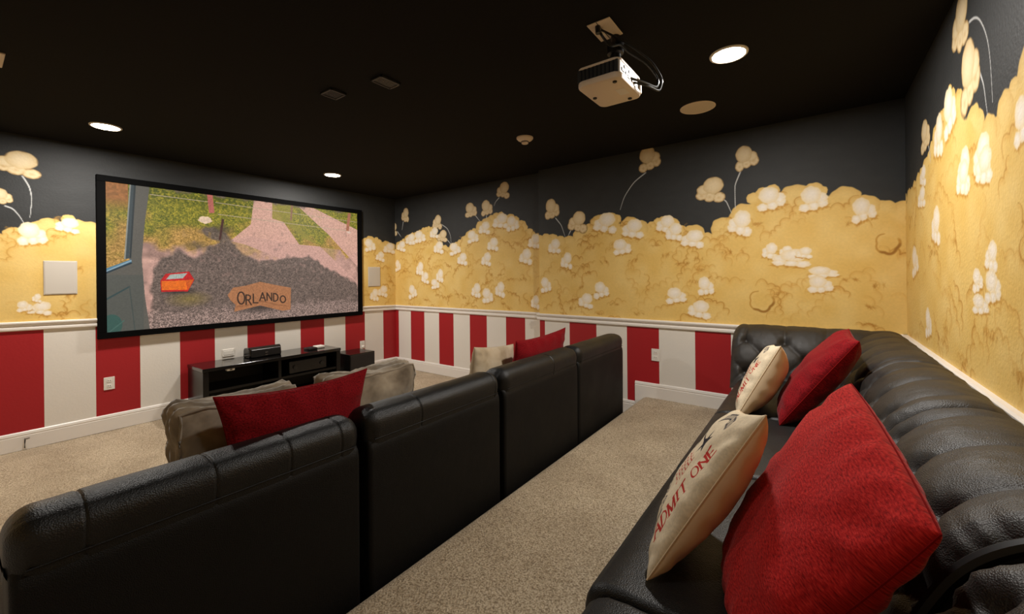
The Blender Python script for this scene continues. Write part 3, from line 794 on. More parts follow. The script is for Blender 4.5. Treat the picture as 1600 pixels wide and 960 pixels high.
outlet(PF(3.508, .415), 'white outlet with a plug on the red stripe above the small black cabinet', plug=True)
outlet(PF(1.830, .565), 'wide blank white plate on the white stripe behind the media console', w=.118, h=.078, two=False, kind='wall plate')
PR = lambda y, z: (lambda a, dz, d: (xs2(y) - d - .002, y + a, z + dz))
outlet(PR(1.230, .620), 'white duplex outlet on the right wall beside the end of the front sofa')
cs = thing('coax_stub', 'short dark cable stub poking out of the front baseboard at far left', 'cable', (.365, YF - .017, .06))
obj('cable', G().tube([(.363, YF - .016, .09), (.363, YF - .034, .088), (.361, YF - .042, .07), (.360, YF - .040, .02)], .004), M_cable, cs)
obj('connector', G().tube([(.363, YF - .030, .089), (.378, YF - .046, .094), (.386, YF - .050, .096)], [.006, .006, .005]), M_metal, cs)

# ------------------------------------------------------------------ ceiling fittings
def downlight(x, y, label, power=LAMP_W):
    t = thing('downlight', label, 'ceiling light', (x, y, ZC), group='recessed round ceiling lights')
    obj('trim_ring', G().lathe([(.081, -.002), (.083, -.008), (.094, -.006), (.096, -.0005), (.081, -.0005)], (x, y, ZC), 40), M_plastic, t, smooth=True)
    obj('lens', G().lathe([(0, -.005), (.05, -.005), (.082, -.003)], (x, y, ZC), 32), M_lamp, t, smooth=True)
    ld = bpy.data.lights.new('downlight_glow', 'AREA'); ld.shape = 'DISK'; ld.size = .14
    ld.energy = power; ld.color = LAMP_COL
    lo = bpy.data.objects.new('downlight_glow', ld); COL.objects.link(lo)
    lo.parent = t; lo.location = (0, 0, -.012)
downlight(2.533, .374, 'round recessed downlight nearest the projector, above the rear sofa')
downlight(.735, .374, 'added dim fill light in the ceiling above the near end of the rear sofa, outside the picture', 3.0)  # unseen fill added to brighten the front cushions' backs, no known fixture here
downlight(.735, 4.465, 'round recessed downlight above the left part of the screen')
downlight(2.662, 4.54, 'round recessed downlight above the right part of the screen')

t = thing('ceiling_speaker', 'flat round beige speaker grille on the black ceiling beside the near downlight', 'speaker', (3.206, .677, ZC))
obj('rim', G().lathe([(.118, -.0005), (.118, -.004), (.112, -.007), (.108, -.004)], (3.206, .677, ZC), 44), M_beigeplastic, t, smooth=True)
obj('grille', G().lathe([(0, -.006), (.06, -.006), (.109, -.0045)], (3.206, .677, ZC), 44), M_grillec, t, smooth=True)

sx, sy = 2.975, 2.03
t = thing('smoke_detector', 'small white round smoke detector on the middle of the black ceiling', 'detector', (sx, sy, ZC))
obj('base', G().lathe([(0, -.0005), (.073, -.0005), (.073, -.010), (.068, -.016)], (sx, sy, ZC), 32), M_beigeplastic, t, smooth=True)
obj('cover', G().lathe([(.068, -.014), (.060, -.024), (.040, -.034), (.030, -.036)], (sx, sy, ZC), 32), M_beigeplastic, t, smooth=True)
obj('vents', G().lathe([(.0335, -.034), (.0335, -.042)], (sx, sy, ZC), 12), M_slot, t)
obj('cap', G().lathe([(.030, -.036), (.029, -.052), (.022, -.056), (0, -.057)], (sx, sy, ZC), 24), M_beigeplastic, t, smooth=True)

def vent(x0, x1, y0, y1, label):
    t = thing('ceiling_vent', label, 'vent', ((x0 + x1) / 2, (y0 + y1) / 2, ZC), group='small black ceiling vents')
    w = .012
    f = G()
    for b_ in ((x0, x1, y0, y0 + w), (x0, x1, y1 - w, y1), (x0, x0 + w, y0, y1), (x1 - w, x1, y0, y1)):
        f.box(b_[0], b_[1], b_[2], b_[3], ZC - .014, ZC - .0005, .002, 1)
    obj('frame', f, M_blackvent, t)
    n = 6
    for k in range(n):
        y = y0 + w + (y1 - y0 - 2 * w) * (k + .5) / n
        obj('slat', G().box(x0 + w, x1 - w, y - .005, y + .005, ZC - .010, ZC - .006), M_blackvent, t)
vent(1.432, 1.545, 2.455, 2.580, 'small square black ceiling vent, the one further left')
vent(1.520, 1.665, 2.060, 2.165, 'small oblong black ceiling vent, the one further right')
t = thing('ceiling_grille', 'pale square ceiling grille cut off by the left picture edge', 'vent', (.055, 3.55, ZC))
obj('frame', G().box(-.06, .185, 3.43, 3.66, ZC - .010, ZC - .0005, .003, 1), M_beigeplastic, t)
for k in range(7):
    y = 3.465 + k * .0265
    obj('slat', G().box(-.035, .16, y - .006, y + .006, ZC - .014, ZC - .009), M_beigeplastic, t)

def rounded_slab(x0, x1, y0, y1, z0, z1, R, e):
    """slab with rounded corners in plan and softened lower and upper edges"""
    g_ = G(); rings = [(z0, e), (z0 + e * .3, e * .3), (z0 + e, 0), (z1 - e * .6, 0), (z1 - e * .15, e * .2), (z1, e * .6)]; V = []; n = 0
    for z, ins in rings:
        ring = []
        for cx_, cy_, a0 in ((x1 - R, y1 - R, 0), (x0 + R, y1 - R, 1), (x0 + R, y0 + R, 2), (x1 - R, y0 + R, 3)):
            for k in range(7):
                an = (a0 + k / 6) * math.pi / 2
                ring.append((cx_ + (R - ins) * math.cos(an), cy_ + (R - ins) * math.sin(an), z))
        n = len(ring); V += ring
    m = len(rings)
    F = [(a * n + i, a * n + (i + 1) % n, (a + 1) * n + (i + 1) % n, (a + 1) * n + i) for a in range(m - 1) for i in range(n)]
    F += [tuple(range(n))[::-1], tuple(range((m - 1) * n, m * n))]
    return g_.add(V, F)
# projector hanging on a short mount
px0, px1, py0, py1, pz0, pz1 = 1.785, 2.085, .700, .920, 2.278, 2.372
t = thing('projector', 'white projector hanging from a black mount under the ceiling', 'projector', (1.935, .81, pz0))
obj('lower_shell', rounded_slab(px0, px1, py0, py1, pz0, pz0 + .030, .038, .010), M_beigeplastic, t, smooth=True)
obj('upper_shell', rounded_slab(px0 + .002, px1 - .002, py0 + .002, py1 - .002, pz1 - .012, pz1, .034, .005), M_beigeplastic, t, smooth=True)
obj('vent_body', G().box(px0 + .006, px1 - .006, py0 + .012, py1 - .006, pz0 + .028, pz1 - .010), M_slot, t)
for k in range(9):
    obj('vent_fin', G().box(px0 + .003, px0 + .008, py0 + .03 + k * .020, py0 + .034 + k * .020, pz0 + .030, pz1 - .012), M_dark, t)
pp = obj('port_panel', G().box(px0 + .012, px1 - .06, py0 + .004, py0 + .014, pz0 + .026, pz1 - .012, .002, 1), M_plastic, t)
for x, w, h, z in ((.03, .035, .016, .045), (.08, .018, .012, .045), (.108, .026, .014, .040), (.15, .018, .018, .045), (.19, .016, .010, .04), (.06, .012, .012, .066), (.12, .012, .012, .066)):
    q = obj('port', G().box(px0 + x, px0 + x + w, py0 + .001, py0 + .006, pz0 + z - h / 2, pz0 + z + h / 2, .001, 1), M_dark, pp)
obj('corner_post', G().box(px1 - .022, px1 - .002, py0 + .002, py0 + .02, pz0 + .02, pz1 - .006, .004, 2), M_beigeplastic, t)
gl = G()
gl.lathe([(.036, 0), (.036, .02), (.028, .022), (0, .018)], (0, 0, 0), 28)
gl.v = [(1.99 + x, py1 - .008 + z, pz0 + .052 + y) for x, y, z in gl.v]
obj('lens', gl, M_gloss, t, smooth=True)
for x, y in ((px0 + .04, py0 + .04), (px1 - .04, py0 + .05), (px0 + .15, py1 - .03)):
    obj('foot', G().lathe([(.010, 0), (.010, -.006), (.007, -.008), (0, -.008)], (x, y, pz0 + .001), 16), M_dark, t)
obj('sticker', G().box(px0 + .13, px0 + .20, py0 + .03, py0 + .075, pz0 - .0008, pz0 + .001), M_plastic, t)
mt = t
obj('ceiling_plate', G().box(1.822, 1.990, .762, .878, ZC - .006, ZC - .0005, .002, 1), M_beigeplastic, mt)
obj('plate_joint', G().box(1.822, 1.990, .8265, .8295, ZC - .0075, ZC - .005), M_slot, mt)
obj('mount_pole', G().lathe([(.026, pz1 + .03 - ZC), (.026, -.10), (.040, -.095), (.040, -.05), (.022, -.045), (.022, -.006)], (1.985, .80, ZC), 20), M_dark, mt, smooth=True)
obj('mount_bracket', G().box(1.90, 2.03, .765, .865, pz1 + .012, pz1 + .040, .006, 2), M_dark, mt)
for dx, dy in ((-.11, -.07), (.10, -.06), (-.09, .08), (.09, .08)):
    obj('mount_arm', G().tube([(1.965, .815, pz1 + .030), (1.945 + dx * .6, .812 + dy * .6, pz1 + .026), (1.935 + dx, .81 + dy, pz1 + .006), (1.935 + dx, .81 + dy, pz1 - .002)], .006), M_dark, mt)
def smooth_path(P, n=40, it=8):
    P = np.array(P, float); tt = np.linspace(0, len(P) - 1, n)
    Q = np.stack([np.interp(tt, np.arange(len(P)), P[:, i]) for i in range(3)], 1)
    for _ in range(it): Q[1:-1] = (Q[:-2] + 2 * Q[1:-1] + Q[2:]) / 4
    return [tuple(q) for q in Q]
obj('cable', G().tube(smooth_path([(1.87, .835, ZC - .012), (1.86, .82, ZC - .05), (1.90, .79, ZC - .10), (1.95, .76, ZC - .07), (2.0, .74, ZC - .10), (2.10, .68, ZC - .13), (2.16, .64, ZC - .20), (2.13, .64, ZC - .26), (2.03, .665, ZC - .262), (1.935, .705, ZC - .262)], 60, 6), .0065), M_cable, mt, smooth=True)
obj('cable', G().tube(smooth_path([(1.88, .83, ZC - .012), (1.90, .80, ZC - .03), (1.99, .74, ZC - .06), (2.12, .66, ZC - .12), (2.18, .625, ZC - .20), (2.14, .63, ZC - .275), (2.05, .66, ZC - .272), (1.97, .705, ZC - .268)], 60, 6), .005), M_cable, mt, smooth=True)
obj('plug', G().tube([(1.855, .835, ZC - .004), (1.855, .833, ZC - .04)], .013, 10), M_dark, mt, smooth=True)
# ------------------------------------------------------------------ front sofa, seen from behind
def offset_loop(prof, d):
    """move a closed (p,q) loop inwards by d (clockwise or not is detected)"""
    P = np.array(prof); n = len(P)
    area = 0.5 * np.sum(P[:, 0] * np.roll(P[:, 1], -1) - np.roll(P[:, 0], -1) * P[:, 1])
    T = np.roll(P, -1, 0) - np.roll(P, 1, 0); T /= (np.linalg.norm(T, axis=1)[:, None] + 1e-9)
    Nn = np.stack([-T[:, 1], T[:, 0]], 1) * (1 if area > 0 else -1)
    return P + Nn * d
def resample(prof, n, closed=True):
    P = np.array(prof, float)
    if closed: P = np.vstack([P, P[:1]])
    L = np.concatenate([[0], np.cumsum(np.linalg.norm(np.diff(P, axis=0), axis=1))])
    t = np.linspace(0, L[-1], n + 1 if closed else n)
    Q = np.stack([np.interp(t, L, P[:, i]) for i in (0, 1)], 1)
    return Q[:-1] if closed else Q
def smooth_loop(P, it):
    for _ in range(it): P = (np.roll(P, 1, 0) + 2 * P + np.roll(P, -1, 0)) / 4
    return P
def swept(prof, x0, x1, r, seams=(), gd=.0035, gw=.0035, wrinkle=0.0, seed=0, nx=30, open_ends=False):
    """rounded bar with closed (y,z) profile along x, stitched seams pulled in"""
    xs_ = set(np.linspace(x0, x1, nx).tolist())
    for k in range(9):
        d = r * (1 - math.cos(k * math.pi / 16)); xs_.add(x0 + d); xs_.add(x1 - d)
    for s_ in seams:
        for k in (-3, -2, -1, -.5, 0, .5, 1, 2, 3): xs_.add(s_ + k * gw)
    xs_ = sorted(x for x in xs_ if x0 <= x <= x1)
    g_ = G(); n = len(prof); V = []
    for x in xs_:
        d = min(x - x0, x1 - x); ins = 0.0
        if d < r: ins = r - math.sqrt(max(0, r * r - (r - d) ** 2))
        for s_ in seams: ins += gd * math.exp(-((x - s_) / gw) ** 2)
        Q = offset_loop(prof, ins)
        for i, (p, q) in enumerate(Q):
            w = 0
            if wrinkle:
                e = math.exp(-d / .06)
                w = wrinkle * (noise.noise(Vector((x * 5, p * 9, q * 9 + seed))) + 1.5 * e * noise.noise(Vector((x * 14, i * .9, seed))))
            V.append((x, p, q + w))
    m = len(xs_)
    F = [(a * n + i, a * n + (i + 1) % n, (a + 1) * n + (i + 1) % n, (a + 1) * n + i) for a in range(m - 1) for i in range(n)]
    F += [tuple(range(n))[::-1], tuple(range((m - 1) * n, m * n))]
    return g_.add(V, F)

FS = thing('sofa', 'long black leather sofa on the lower floor, seen from behind', 'sofa', (1.84, 1.85, 0))
roll_prof = smooth_loop(resample([(1.410, .700), (1.401, .740), (1.393, .780), (1.398, .822), (1.427, .850), (1.485, .858), (1.545, .846), (1.578, .815), (1.588, .770), (1.580, .700)], 48), 2)
low_prof = smooth_loop(resample([(1.404, .05), (1.402, .30), (1.400, .60), (1.399, .752), (1.45, .76), (1.54, .76), (1.584, .752), (1.592, .60), (1.60, .40), (1.60, .05)], 60), 2)
SEG = [(.066, .930, [.19, .455, .665, .845]), (.956, 1.795, [1.225, 1.74]), (1.822, 2.715, [2.36]), (2.722, 3.590, [])]
for k, (a, b_, seams) in enumerate(SEG):
    bs = obj('back_section', swept(low_prof, a + .006, b_ - .006, .018, nx=12), M_leatherflat, FS, smooth=True, angle=.9)
    obj('top_roll', swept(roll_prof, a, b_, .055, seams, wrinkle=.0035, seed=k * 3.1), M_leather, bs, smooth=True, angle=1.2)
    # stitched hem under the roll
    obj('hem', G().tube([(a + .03, 1.400, .748), (b_ - .03, 1.400, .748)], .0028, 6), M_leatherflat, bs, smooth=True)
    sp = smooth_loop(resample([(1.61, .30), (1.60, .40), (1.615, .445), (1.70, .455), (2.20, .455), (2.31, .445), (2.335, .40), (2.335, .30)], 40), 1)
    obj('seat_cushion', swept(sp, a + .004, b_ - .004, .03, nx=8), M_leather, FS, smooth=True, angle=.9)
obj('base', G().box(.10, 3.57, 1.60, 2.30, .06, .30, .01, 1), M_leatherflat, FS)
for x in (.16, 1.82, 3.50):
    for y in (1.48, 2.22): obj('foot', G().box(x - .03, x + .03, y - .03, y + .03, 0, .062, .004, 1), M_dark, FS)

# ------------------------------------------------------------------ rear tufted sofa along the back and right walls
RS = thing('sofa', 'black tufted leather corner sofa on the raised platform against the walls', 'sofa', (2.1, -.1, ZP))
tp = [(.43, .52), (.400, .60), (.372, .68), (.345, .76), (.312, .83), (.285, .870), (.250, .905), (.205, .935), (.155, .950), (.105, .953), (.062, .943), (.036, .920), (.032, .87), (.032, .74), (.032, .56)]
TP = resample(tp, 84, closed=False)
for _ in range(4): TP[1:-1] = (TP[:-2] + 2 * TP[1:-1] + TP[2:]) / 4
TT = np.gradient(TP, axis=0); TT /= np.linalg.norm(TT, axis=1)[:, None]
TN_ = np.stack([TT[:, 1], -TT[:, 0]], 1)
if TN_[20, 0] < 0: TN_ = -TN_
TL = np.concatenate([[0], np.cumsum(np.linalg.norm(np.diff(TP, axis=0), axis=1))])
V1 = float(np.interp(0.868, TP[:45, 1], TL[:45]))
SX, SR = .25, .125
def tuft_h(a, v):
    """a in units of button spacing; v arc length from the seat"""
    b_ = (V1 - v) / SR
    H = .031
    if b_ >= 0:
        p, q = a + b_ / 2, a - b_ / 2
        h = H * (abs(math.sin(math.pi * p)) * abs(math.sin(math.pi * q))) ** .36
    else:
        fall = max(.20, 1 + b_ * .45)
        h = H * (abs(math.sin(math.pi * a)) ** .40) * fall + H * (1 - fall) * .80
    # buttons
    for r_ in (0, 1, 2):
        aa = a - (.5 if r_ % 2 else 0); da = (aa - round(aa)) * SX; dv = v - (V1 - r_ * SR)
        h -= .026 * math.exp(-(da * da + dv * dv) / (.026 ** 2))
    return h
def tufted(parent, name, a0, a1, x0, mapf, r0=.03, r1=.03, ruffle0=0.0, ruffle1=0.0, step=.008, seed=0, mate=None):
    xs_ = list(np.linspace(a0, a1, int((a1 - a0) / step)))
    for r, s_ in ((r0, 1), (r1, -1)):
        for k in range(8):
            d = r * (1 - math.cos(k * math.pi / 16)); xs_.append(a0 + d if s_ > 0 else a1 - d)
    xs_ = sorted(set(xs_)); g_ = G(); n = len(TP); V = []
    for x in xs_:
        d0, d1 = x - a0, a1 - x; ins = 0
        if d0 < r0: ins += r0 - math.sqrt(max(0, r0 * r0 - (r0 - d0) ** 2))
        if d1 < r1: ins += r1 - math.sqrt(max(0, r1 * r1 - (r1 - d1) ** 2))
        for i in range(n):
            v = TL[i]
            h = tuft_h((x - x0) / SX, v)
            endf = min(1, min(d0, d1) / .05); h = .012 + (h - .012) * endf
            if ruffle0: h += .8 * ruffle0 * math.exp(-d0 / .045) * (math.sin(v * 105 + 2 * math.sin(v * 31)) + .6 * noise.noise(Vector((v * 60, x * 8, seed))))
            if ruffle1: h += ruffle1 * math.exp(-d1 / .10) * (1.4 * abs(math.sin(v * 36 + 1.2 * math.sin(v * 23) + d1 * 5)) ** .7 - .9 + .5 * noise.noise(Vector((v * 40, x * 8, seed))))
            h += .0035 * noise.noise(Vector((x * 16, v * 16, seed))) + .0014 * noise.noise(Vector((x * 50, v * 26, seed)))
            wl = min(1.0, max(0.0, (TL[-1] - v) / .30)); h *= wl ** .5 if v > V1 + .22 else 1
            o = TP[i] + TN_[i] * (h - ins * (1 if wl > 0 else .3))
            V.append(mapf(x, max(.030, o[0]), o[1]))
    m = len(xs_)
    F = [(a * n + i, a * n + i + 1, (a + 1) * n + i + 1, (a + 1) * n + i) for a in range(m - 1) for i in range(n - 1)]
    F += [tuple(range(n))[::-1], tuple(range((m - 1) * n, m * n))]
    F += [(a * n, (a + 1) * n, (a + 1) * n + n - 1, a * n + n - 1) for a in range(m - 1)]
    g_.add(V, F)
    o_ = obj(name, g_, mate or M_leather2, parent, smooth=True, angle=1.3)
    # buttons
    k0 = math.floor((a0 - x0) / SX) - 1
    for r_ in (0, 1):
        for k in range(k0, k0 + 20):
            a = x0 + (k + (.5 if r_ else 0)) * SX
            if a < a0 + .06 or a > a1 - .06: continue
            v = V1 - r_ * SR
            p = np.array([np.interp(v, TL, TP[:, j]) for j in (0, 1)]); nn = np.array([np.interp(v, TL, TN_[:, j]) for j in (0, 1)])
            p = p - nn * .020
            c = Vector(mapf(a, p[0], p[1])); c2 = Vector(mapf(a, p[0] + nn[0], p[1] + nn[1])); ax = (c2 - c).normalized()
            gb = G(); gb.lathe([(.013, 0), (.012, .004), (.007, .007), (0, .008)], (0, 0, 0), 12)
            R = Vector((0, 0, 1)).rotation_difference(ax).to_matrix()
            gb.v = [tuple(c + R @ Vector(q)) for q in gb.v]
            obj('button', gb, M_leather2, o_, smooth=True)
    return o_
mb = lambda a, off, z: (a, YB + off, z)
tufted(RS, 'backrest', .27, 1.045, .93, mb, r0=.05, r1=.085, ruffle0=.003, ruffle1=.017, seed=1)
tufted(RS, 'backrest', 1.066, 1.850, 1.242, mb, r0=.035, r1=.03, ruffle0=.010, seed=2)
tufted(RS, 'backrest', 1.856, 2.640, 1.992, mb, r0=.03, r1=.03, ruffle0=.003, seed=3)
tufted(RS, 'backrest', 2.646, 3.885, 2.742, mb, r0=.03, r1=.01, ruffle0=.003, seed=4)
ma = lambda a, off, z: (xs2(-a) - off, -a, z)
tufted(RS, 'armrest', -.545, .46, -.440, ma, r0=.085, r1=.02, ruffle0=.004, seed=5)
pipe = [(1.0555, YB + o_[0] * 1.0 + .004, o_[1] + .004) for o_ in TP[4:62]]
obj('piping', G().tube(pipe, .013, 8), M_piping, RS, smooth=True)
# seats
SEATS = [(.16, .955), (.963, 1.795), (1.803, 2.585), (2.593, 3.905)]
for k, (a, b_) in enumerate(SEATS):
    f = .475 if k == 0 else .495
    sp = smooth_loop(resample([(-.12, .42), (-.12, .585), (-.05, .607), (.20, .613), (.40, .610), (f - .035, .600), (f - .008, .575), (f, .54), (f, .42)], 56), 2)
    obj('seat_cushion', swept(sp, a, b_, .024, wrinkle=.002, seed=k * 2.2, nx=24), M_leather, RS, smooth=True, angle=.9)
obj('base', G().box(.18, 3.86, -.46, .455, .26, .43, .012, 2), M_leatherflat, RS)
for x in (.24, 1.0, 1.8, 2.6, 3.75):
    for y in (-.42, .40): obj('foot', G().box(x - .03, x + .03, y - .03, y + .03, ZP, .262, .004, 1), M_dark, RS)

# ------------------------------------------------------------------ cushions
def pillow(name, TNc, TFc, BNc, BFc, tf, tb, mats, label, seed, pinch=.05, n=44, wr=.006, group=None, pipe=None, fold=0.0, pw=.40):
    TNc, TFc, BNc, BFc = map(Vector, (TNc, TFc, BNc, BFc))
    U = (TFc + BFc - TNc - BNc) / 2; Vv = (TNc + TFc - BNc - BFc) / 2
    nn = Vv.cross(U).normalized()
    def pos(u, v, side):
        u2 = u * (1 - pinch * (1 - v * v)); v2 = v * (1 - pinch * (1 - u * u))
        p = ((1 - u2) * (1 - v2) * BNc + (1 - u2) * (1 + v2) * TNc + (1 + u2) * (1 - v2) * BFc + (1 + u2) * (1 + v2) * TFc) / 4
        e = (1 - u * u) * (1 - v * v)
        t_ = e ** pw
        w = wr * noise.noise(Vector((u * 2.3, v * 2.3, seed + side))) * min(1, e * 6)
        # pulls radiating from seams and corners
        edge = 1 - min(1 - abs(u), 1 - abs(v))
        w += wr * .8 * (edge ** 4) * math.sin((u if abs(v) > abs(u) else v) * 17 + 3 * noise.noise(Vector((u * 3, v * 3, seed)))) * min(1, e * 9)
        w += fold * math.exp(-((u + v * .8 + .3 * side) / .12) ** 2) * -1 * min(1, e * 4)
        return p + nn * ((tf if side > 0 else -tb) * t_ + w)
    g_ = G(); V = []; uv = []; F = []; mi = []
    lin = [math.sin(math.pi / 2 * (2 * i / n - 1)) for i in range(n + 1)]
    idx = {}
    for side in (1, -1):
        for j, v in enumerate(lin):
            for i, u in enumerate(lin):
                bd = i in (0, n) or j in (0, n)
                if side < 0 and bd: idx[(side, i, j)] = idx[(1, i, j)]; continue
                idx[(side, i, j)] = len(V); V.append(tuple(pos(u, v, side))); uv.append(((u + 1) / 2, (v + 1) / 2))
        for j in range(n):
            for i in range(n):
                q = (idx[(side, i, j)], idx[(side, i, j + 1)], idx[(side, i + 1, j + 1)], idx[(side, i + 1, j)])
                F.append(q if side > 0 else q[::-1]); mi.append(0 if side > 0 else (1 if isinstance(mats, list) else 0))
    g_.v = V; g_.f = F; g_.mi = mi
    loc = (BNc + BFc) / 2
    root = thing(name, label, 'cushion', loc, group)
    obj('cover', g_, mats, root, smooth=True, uv=uv, angle=2.5)
    bd = [(i, 0) for i in range(n)] + [(n, j) for j in range(n)] + [(i, n) for i in range(n, 0, -1)] + [(0, j) for j in range(n, 0, -1)]
    obj('seam', G().tube([V[idx[(1, i, j)]] for i, j in bd], .0022, 5, closed=True), M_redseam if mats in (M_redfab, M_redfab2) else (mats[-1] if isinstance(mats, list) else mats), root, smooth=True)
    return root
M_ticket = image_mat('ticket_print_cotton', ticket_print(4).image('ticket_print'), rough=.85, spec=.15, bumps=.15, bscale=40)
M_cotton = mat('natural_cotton', srgb(222, 200, 168), .85, spec=.15)
bump(M_cotton, add_noise(M_cotton, 40, 3).outputs['Fac'], .2, .003)
GB = 'throw cushions on the rear sofa'; GFc = 'throw cushions on the front sofa'
pillow('throw_cushion', (.92, -.155, .972), (1.45, -.075, 1.082), (.90, .105, .608), (1.28, .205, .612), .085, .075, M_redfab, 'large bright red chenille cushion nearest on the rear tufted sofa', 11, pinch=-.035, wr=.010, group=GB, fold=.006, pw=.36)
pillow('throw_cushion', (1.17, .10, 1.04), (1.47, .20, .955), (1.03, .347, .620), (1.42, .40, .622), .055, .088, [M_ticket, M_cotton], 'cream ticket-print cushion reading ADMIT ONE, nearest one, beside the large red cushion', 21, wr=.006, group=GB, fold=.004)
pillow('throw_cushion', (2.65, .155, .99), (2.98, .21, .945), (2.5, .35, .615), (2.95, .37, .618), .06, .115, [M_ticket, M_cotton], 'cream ticket-print cushion reading ADMIT ONE, further one, near the tufted arm', 31, wr=.007, group=GB, fold=.004)
pillow('throw_cushion', (2.6, -.167, 1.05), (3.05, -.15, 1.06), (2.49, .155, .612), (2.95, .17, .612), .085, .095, M_redfab2, 'dark red chenille cushion in the corner of the rear tufted sofa', 41, wr=.011, group=GB, fold=.006)
pillow('throw_cushion', (.530, 1.655, .982), (1.128, 1.655, .968), (.585, 1.675, .470), (1.085, 1.675, .470), .055, .062, M_redfab2, 'wide dark red cushion between two taupe ones on the front sofa', 51, pinch=.10, wr=.010, group=GFc)
pillow('throw_cushion', (2.30, 1.66, .935), (2.985, 1.655, .956), (2.22, 1.70, .47), (2.93, 1.70, .47), .07, .07, M_redfab2, 'dark red cushion with a pointed corner at far end of front sofa', 61, pinch=.08, wr=.008, group=GFc)
pillow('throw_cushion', (2.06, 1.83, .912), (2.50, 1.83, .872), (1.975, 1.85, .47), (2.44, 1.85, .465), .075, .075, M_tan, 'plain tan cushion beside the pointed red one on the front sofa', 71, pinch=.05, wr=.007, group=GFc)

def box_cushion(name, c, sx_, sy_, sz_, rotz, m, label, seed, tilt=0.0, ears=()):
    """boxed velvet cushion with gathered corners and corded edges"""
    bm = bmesh.new(); bmesh.ops.create_cube(bm, size=2.0)
    bmesh.ops.subdivide_edges(bm, edges=bm.edges[:], cuts=17, use_grid_fill=True)
    Rm = Matrix.Rotation(rotz, 3, 'Z') @ Matrix.Rotation(tilt, 3, 'X')
    def defo(p):
        x, y, z = p
        s_ = (abs(x) ** 9 + abs(y) ** 9 + abs(z) ** 9) ** (1 / 9.0)
        x, y, z = x / s_, y / s_, z / s_
        puff = .80 + .20 * (1 - x * x) * (1 - z * z)
        corner = (x * z) ** 2
        X = x * (.94 + .06 * z * z) * (1 + .03 * corner); Z = z * (.93 + .07 * x * x)
        Y = y * puff
        side = max(abs(x), abs(z)) ** 12 * (1 - abs(y) ** 6)
        w = .030 * side * math.sin((x if abs(z) > abs(x) else z) * 7 + seed + y * 9) * (.4 + .6 * corner)
        nz_ = .03 * noise.noise(Vector((x * 2 + seed, y * 2, z * 2)))
        P = Vector((X * sx_ / 2 * (1 + nz_ * .6), Y * sy_ / 2 * (1 + nz_) , Z * sz_ / 2 * (1 + nz_ * .6)))
        rg = 1 - abs(noise.noise(Vector((x * 3.1 + seed, y * 1.4, z * 3.1)))) * 2
        P += Vector((x * w * .5, 0, z * w * .5)) + Vector((x, y * .8, z)) * .010 * rg
        for (ex, ez, ey, amt) in ears:
            k = max(0, x * ex) ** 5 * max(0, z * ez) ** 5 * (.5 + .5 * max(-1, min(1, y * ey)))
            P.z += amt * k; P.x += ex * amt * .3 * k
        return Rm @ P + Vector(c)
    g_ = G(); bm.verts.index_update()
    src_ = [v.co.copy() for v in bm.verts]
    g_.add([tuple(defo(p)) for p in src_], [[v.index for v in f.verts] for f in bm.faces]); bm.free()
    uv = [((p.x + p.y * .4) * .5 + .5, p.z * .5 + .5) for p in src_]
    root = thing(name, label, 'cushion', (c[0], c[1], c[2] - sz_ / 2), GFc)
    obj('cover', g_, m, root, smooth=True, angle=2.0, uv=uv)
    for ys_ in (-1, 1):
        ring = []
        N_ = 72
        for k in range(N_):
            a = 2 * math.pi * k / N_; ca, sa = math.cos(a), math.sin(a); q = max(abs(ca), abs(sa))
            ring.append(defo((ca / q, ys_ * .93, sa / q)))
        obj('cording', G().tube(ring, .006, 6, closed=True), m, root, smooth=True)
    return root
box_cushion('boxed_cushion', (.672, 1.85, .69), .42, .21, .48, math.radians(-3), M_velvet, 'taupe velvet boxed cushion at left of the wide red cushion', 1.3, ears=((1, 1, 1, .03), (-1, 1, 1, .02)))
box_cushion('boxed_cushion', (1.255, 1.84, .69), .50, .22, .47, math.radians(4), M_velvet, 'taupe velvet boxed cushion at right of the wide red cushion', 4.1, ears=((-1, 1, 1, .035), (-1, 1, -1, .02), (1, 1, 1, .015)))

# ------------------------------------------------------------------ media console and its things
cx0, cx1, cy0, cy1, cz = 1.455, 2.895, 4.80, 5.225, .505
t = thing('media_console', 'long low black media console with open shelves under the screen', 'console', ((cx0 + cx1) / 2, 5.0, 0))
obj('top', G().box(cx0 - .005, cx1 + .005, cy0 - .005, cy1, cz - .035, cz, .003, 1), M_woodtop, t)
obj('side_panel', G().box(cx0, cx0 + .05, cy0, cy1, 0, cz - .035, .002, 1), M_wood, t)
obj('side_panel', G().box(cx1 - .05, cx1, cy0, cy1, 0, cz - .035, .002, 1), M_wood, t)
obj('divider', G().box((cx0 + cx1) / 2 - .015, (cx0 + cx1) / 2 + .015, cy0 + .01, cy1 - .02, .05, cz - .035), M_wood, t)
for a, b_ in ((cx0 + .05, (cx0 + cx1) / 2 - .015), ((cx0 + cx1) / 2 + .015, cx1 - .05)):
    obj('shelf', G().box(a, b_, cy0 + .012, cy1 - .02, .255, .280), M_wood, t)
obj('bottom_shelf', G().box(cx0 + .05, cx1 - .05, cy0 + .008, cy1 - .02, .03, .055), M_wood, t)
obj('back_panel', G().box(cx0 + .04, cx1 - .04, cy1 - .012, cy1 - .004, .03, cz - .034), M_slot, t)

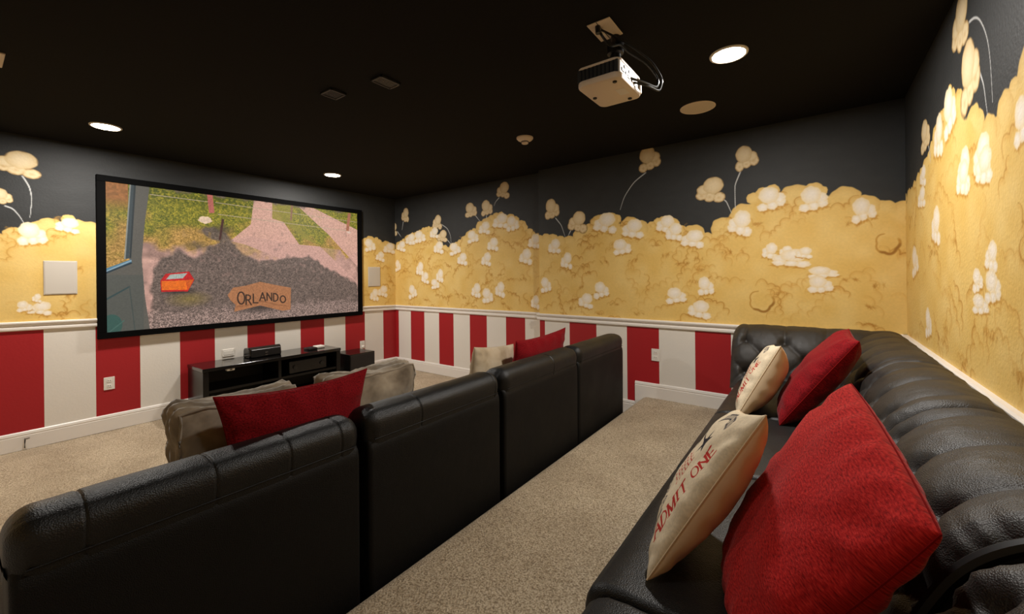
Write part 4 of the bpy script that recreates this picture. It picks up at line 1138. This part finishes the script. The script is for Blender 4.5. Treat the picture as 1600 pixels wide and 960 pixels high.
t = thing('center_speaker', 'black centre loudspeaker lying on the media console', 'speaker', (2.10, 5.06, cz))
gp = [(4.985, cz), (4.975, cz + .03), (4.985, cz + .10), (5.01, cz + .118), (5.12, cz + .105), (5.14, cz + .08), (5.14, cz)]
obj('cabinet', swept(np.array(gp), 1.935, 2.27, .012, nx=4), M_gloss, t)
obj('grille', G().box(1.95, 2.255, 4.966, 4.978, cz + .012, cz + .095, .004, 1), M_dark, t)
obj('badge', G().box(2.092, 2.118, 4.9625, 4.967, cz + .050, cz + .056), M_metal, t)
obj('badge', G().box(2.092, 2.118, 4.9625, 4.967, cz + .022, cz + .028), M_metal, t)

t = thing('remote_control', 'black remote control lying at right end of the media console', 'remote', (2.62, 4.95, cz))
obj('body', G().box(2.565, 2.675, 4.93, 5.06, cz, cz + .026, .008, 2), M_dark, t, smooth=True)
gk = G()
for i in range(3):
    for j in range(4): gk.box(2.585 + i * .026, 2.600 + i * .026, 4.95 + j * .025, 4.965 + j * .025, cz + .025, cz + .029, .001, 1)
k_ = obj('keys', gk, M_slot, t); k_['kind'] = 'stuff'
t = thing('set_top_box', 'small white box beside the black remote on the media console', 'box', (2.745, 5.03, cz))
obj('body', G().box(2.69, 2.80, 4.985, 5.08, cz, cz + .030, .008, 2), M_plastic, t, smooth=True)
obj('base', G().box(2.695, 2.795, 4.990, 5.075, cz, cz + .005), M_dark, t)
t = thing('receiver', 'black audio receiver on the right upper shelf of the console', 'receiver', (2.51, 5.0, .28))
obj('body', G().box(2.30, 2.74, 4.86, 5.15, .288, .425, .004, 1), M_dark, t)
obj('front_panel', G().box(2.30, 2.74, 4.850, 4.862, .288, .425, .003, 1), M_gloss, t)
for x in (2.36, 2.68):
    gk = G(); gk.lathe([(.026, 0), (.024, .014), (0, .015)], (0, 0, 0), 20)
    gk.v = [(x + a, 4.852 - c, .355 + b_) for a, b_, c in gk.v]
    obj('knob', gk, M_dark, t, smooth=True)
for x in (2.34, 2.70):
    for y in (4.90, 5.10): obj('foot', G().box(x - .015, x + .015, y - .015, y + .015, .28, .289), M_dark, t)
t = thing('glint_block', 'small white block standing in for a glint under the console top at left', 'block', (1.70, 4.84, .44))  # invented white block in place of a small glint on the shelf
obj('body', G().box(1.665, 1.735, 4.815, 4.87, .445, .4695, .006, 2), M_plastic, t, smooth=True)
obj('dark_inset', G().box(1.69, 1.71, 4.812, 4.818, .452, .462), M_dark, t)

t = thing('subwoofer', 'black box subwoofer on the floor right of the media console', 'speaker', (3.23, 5.0, 0))
obj('cabinet', G().box(3.045, 3.415, 4.83, 5.20, .02, .385, .006, 2), M_wood, t)
obj('front_grille', G().box(3.055, 3.405, 4.822, 4.832, .03, .375, .004, 1), M_dark, t)
for x in (3.08, 3.38):
    for y in (4.87, 5.16): obj('foot', G().lathe([(.02, 0), (.02, .021)], (x, y, 0), 14), M_dark, t)

for o in list(bpy.data.objects):
    if '_w' in o: del o['_w']
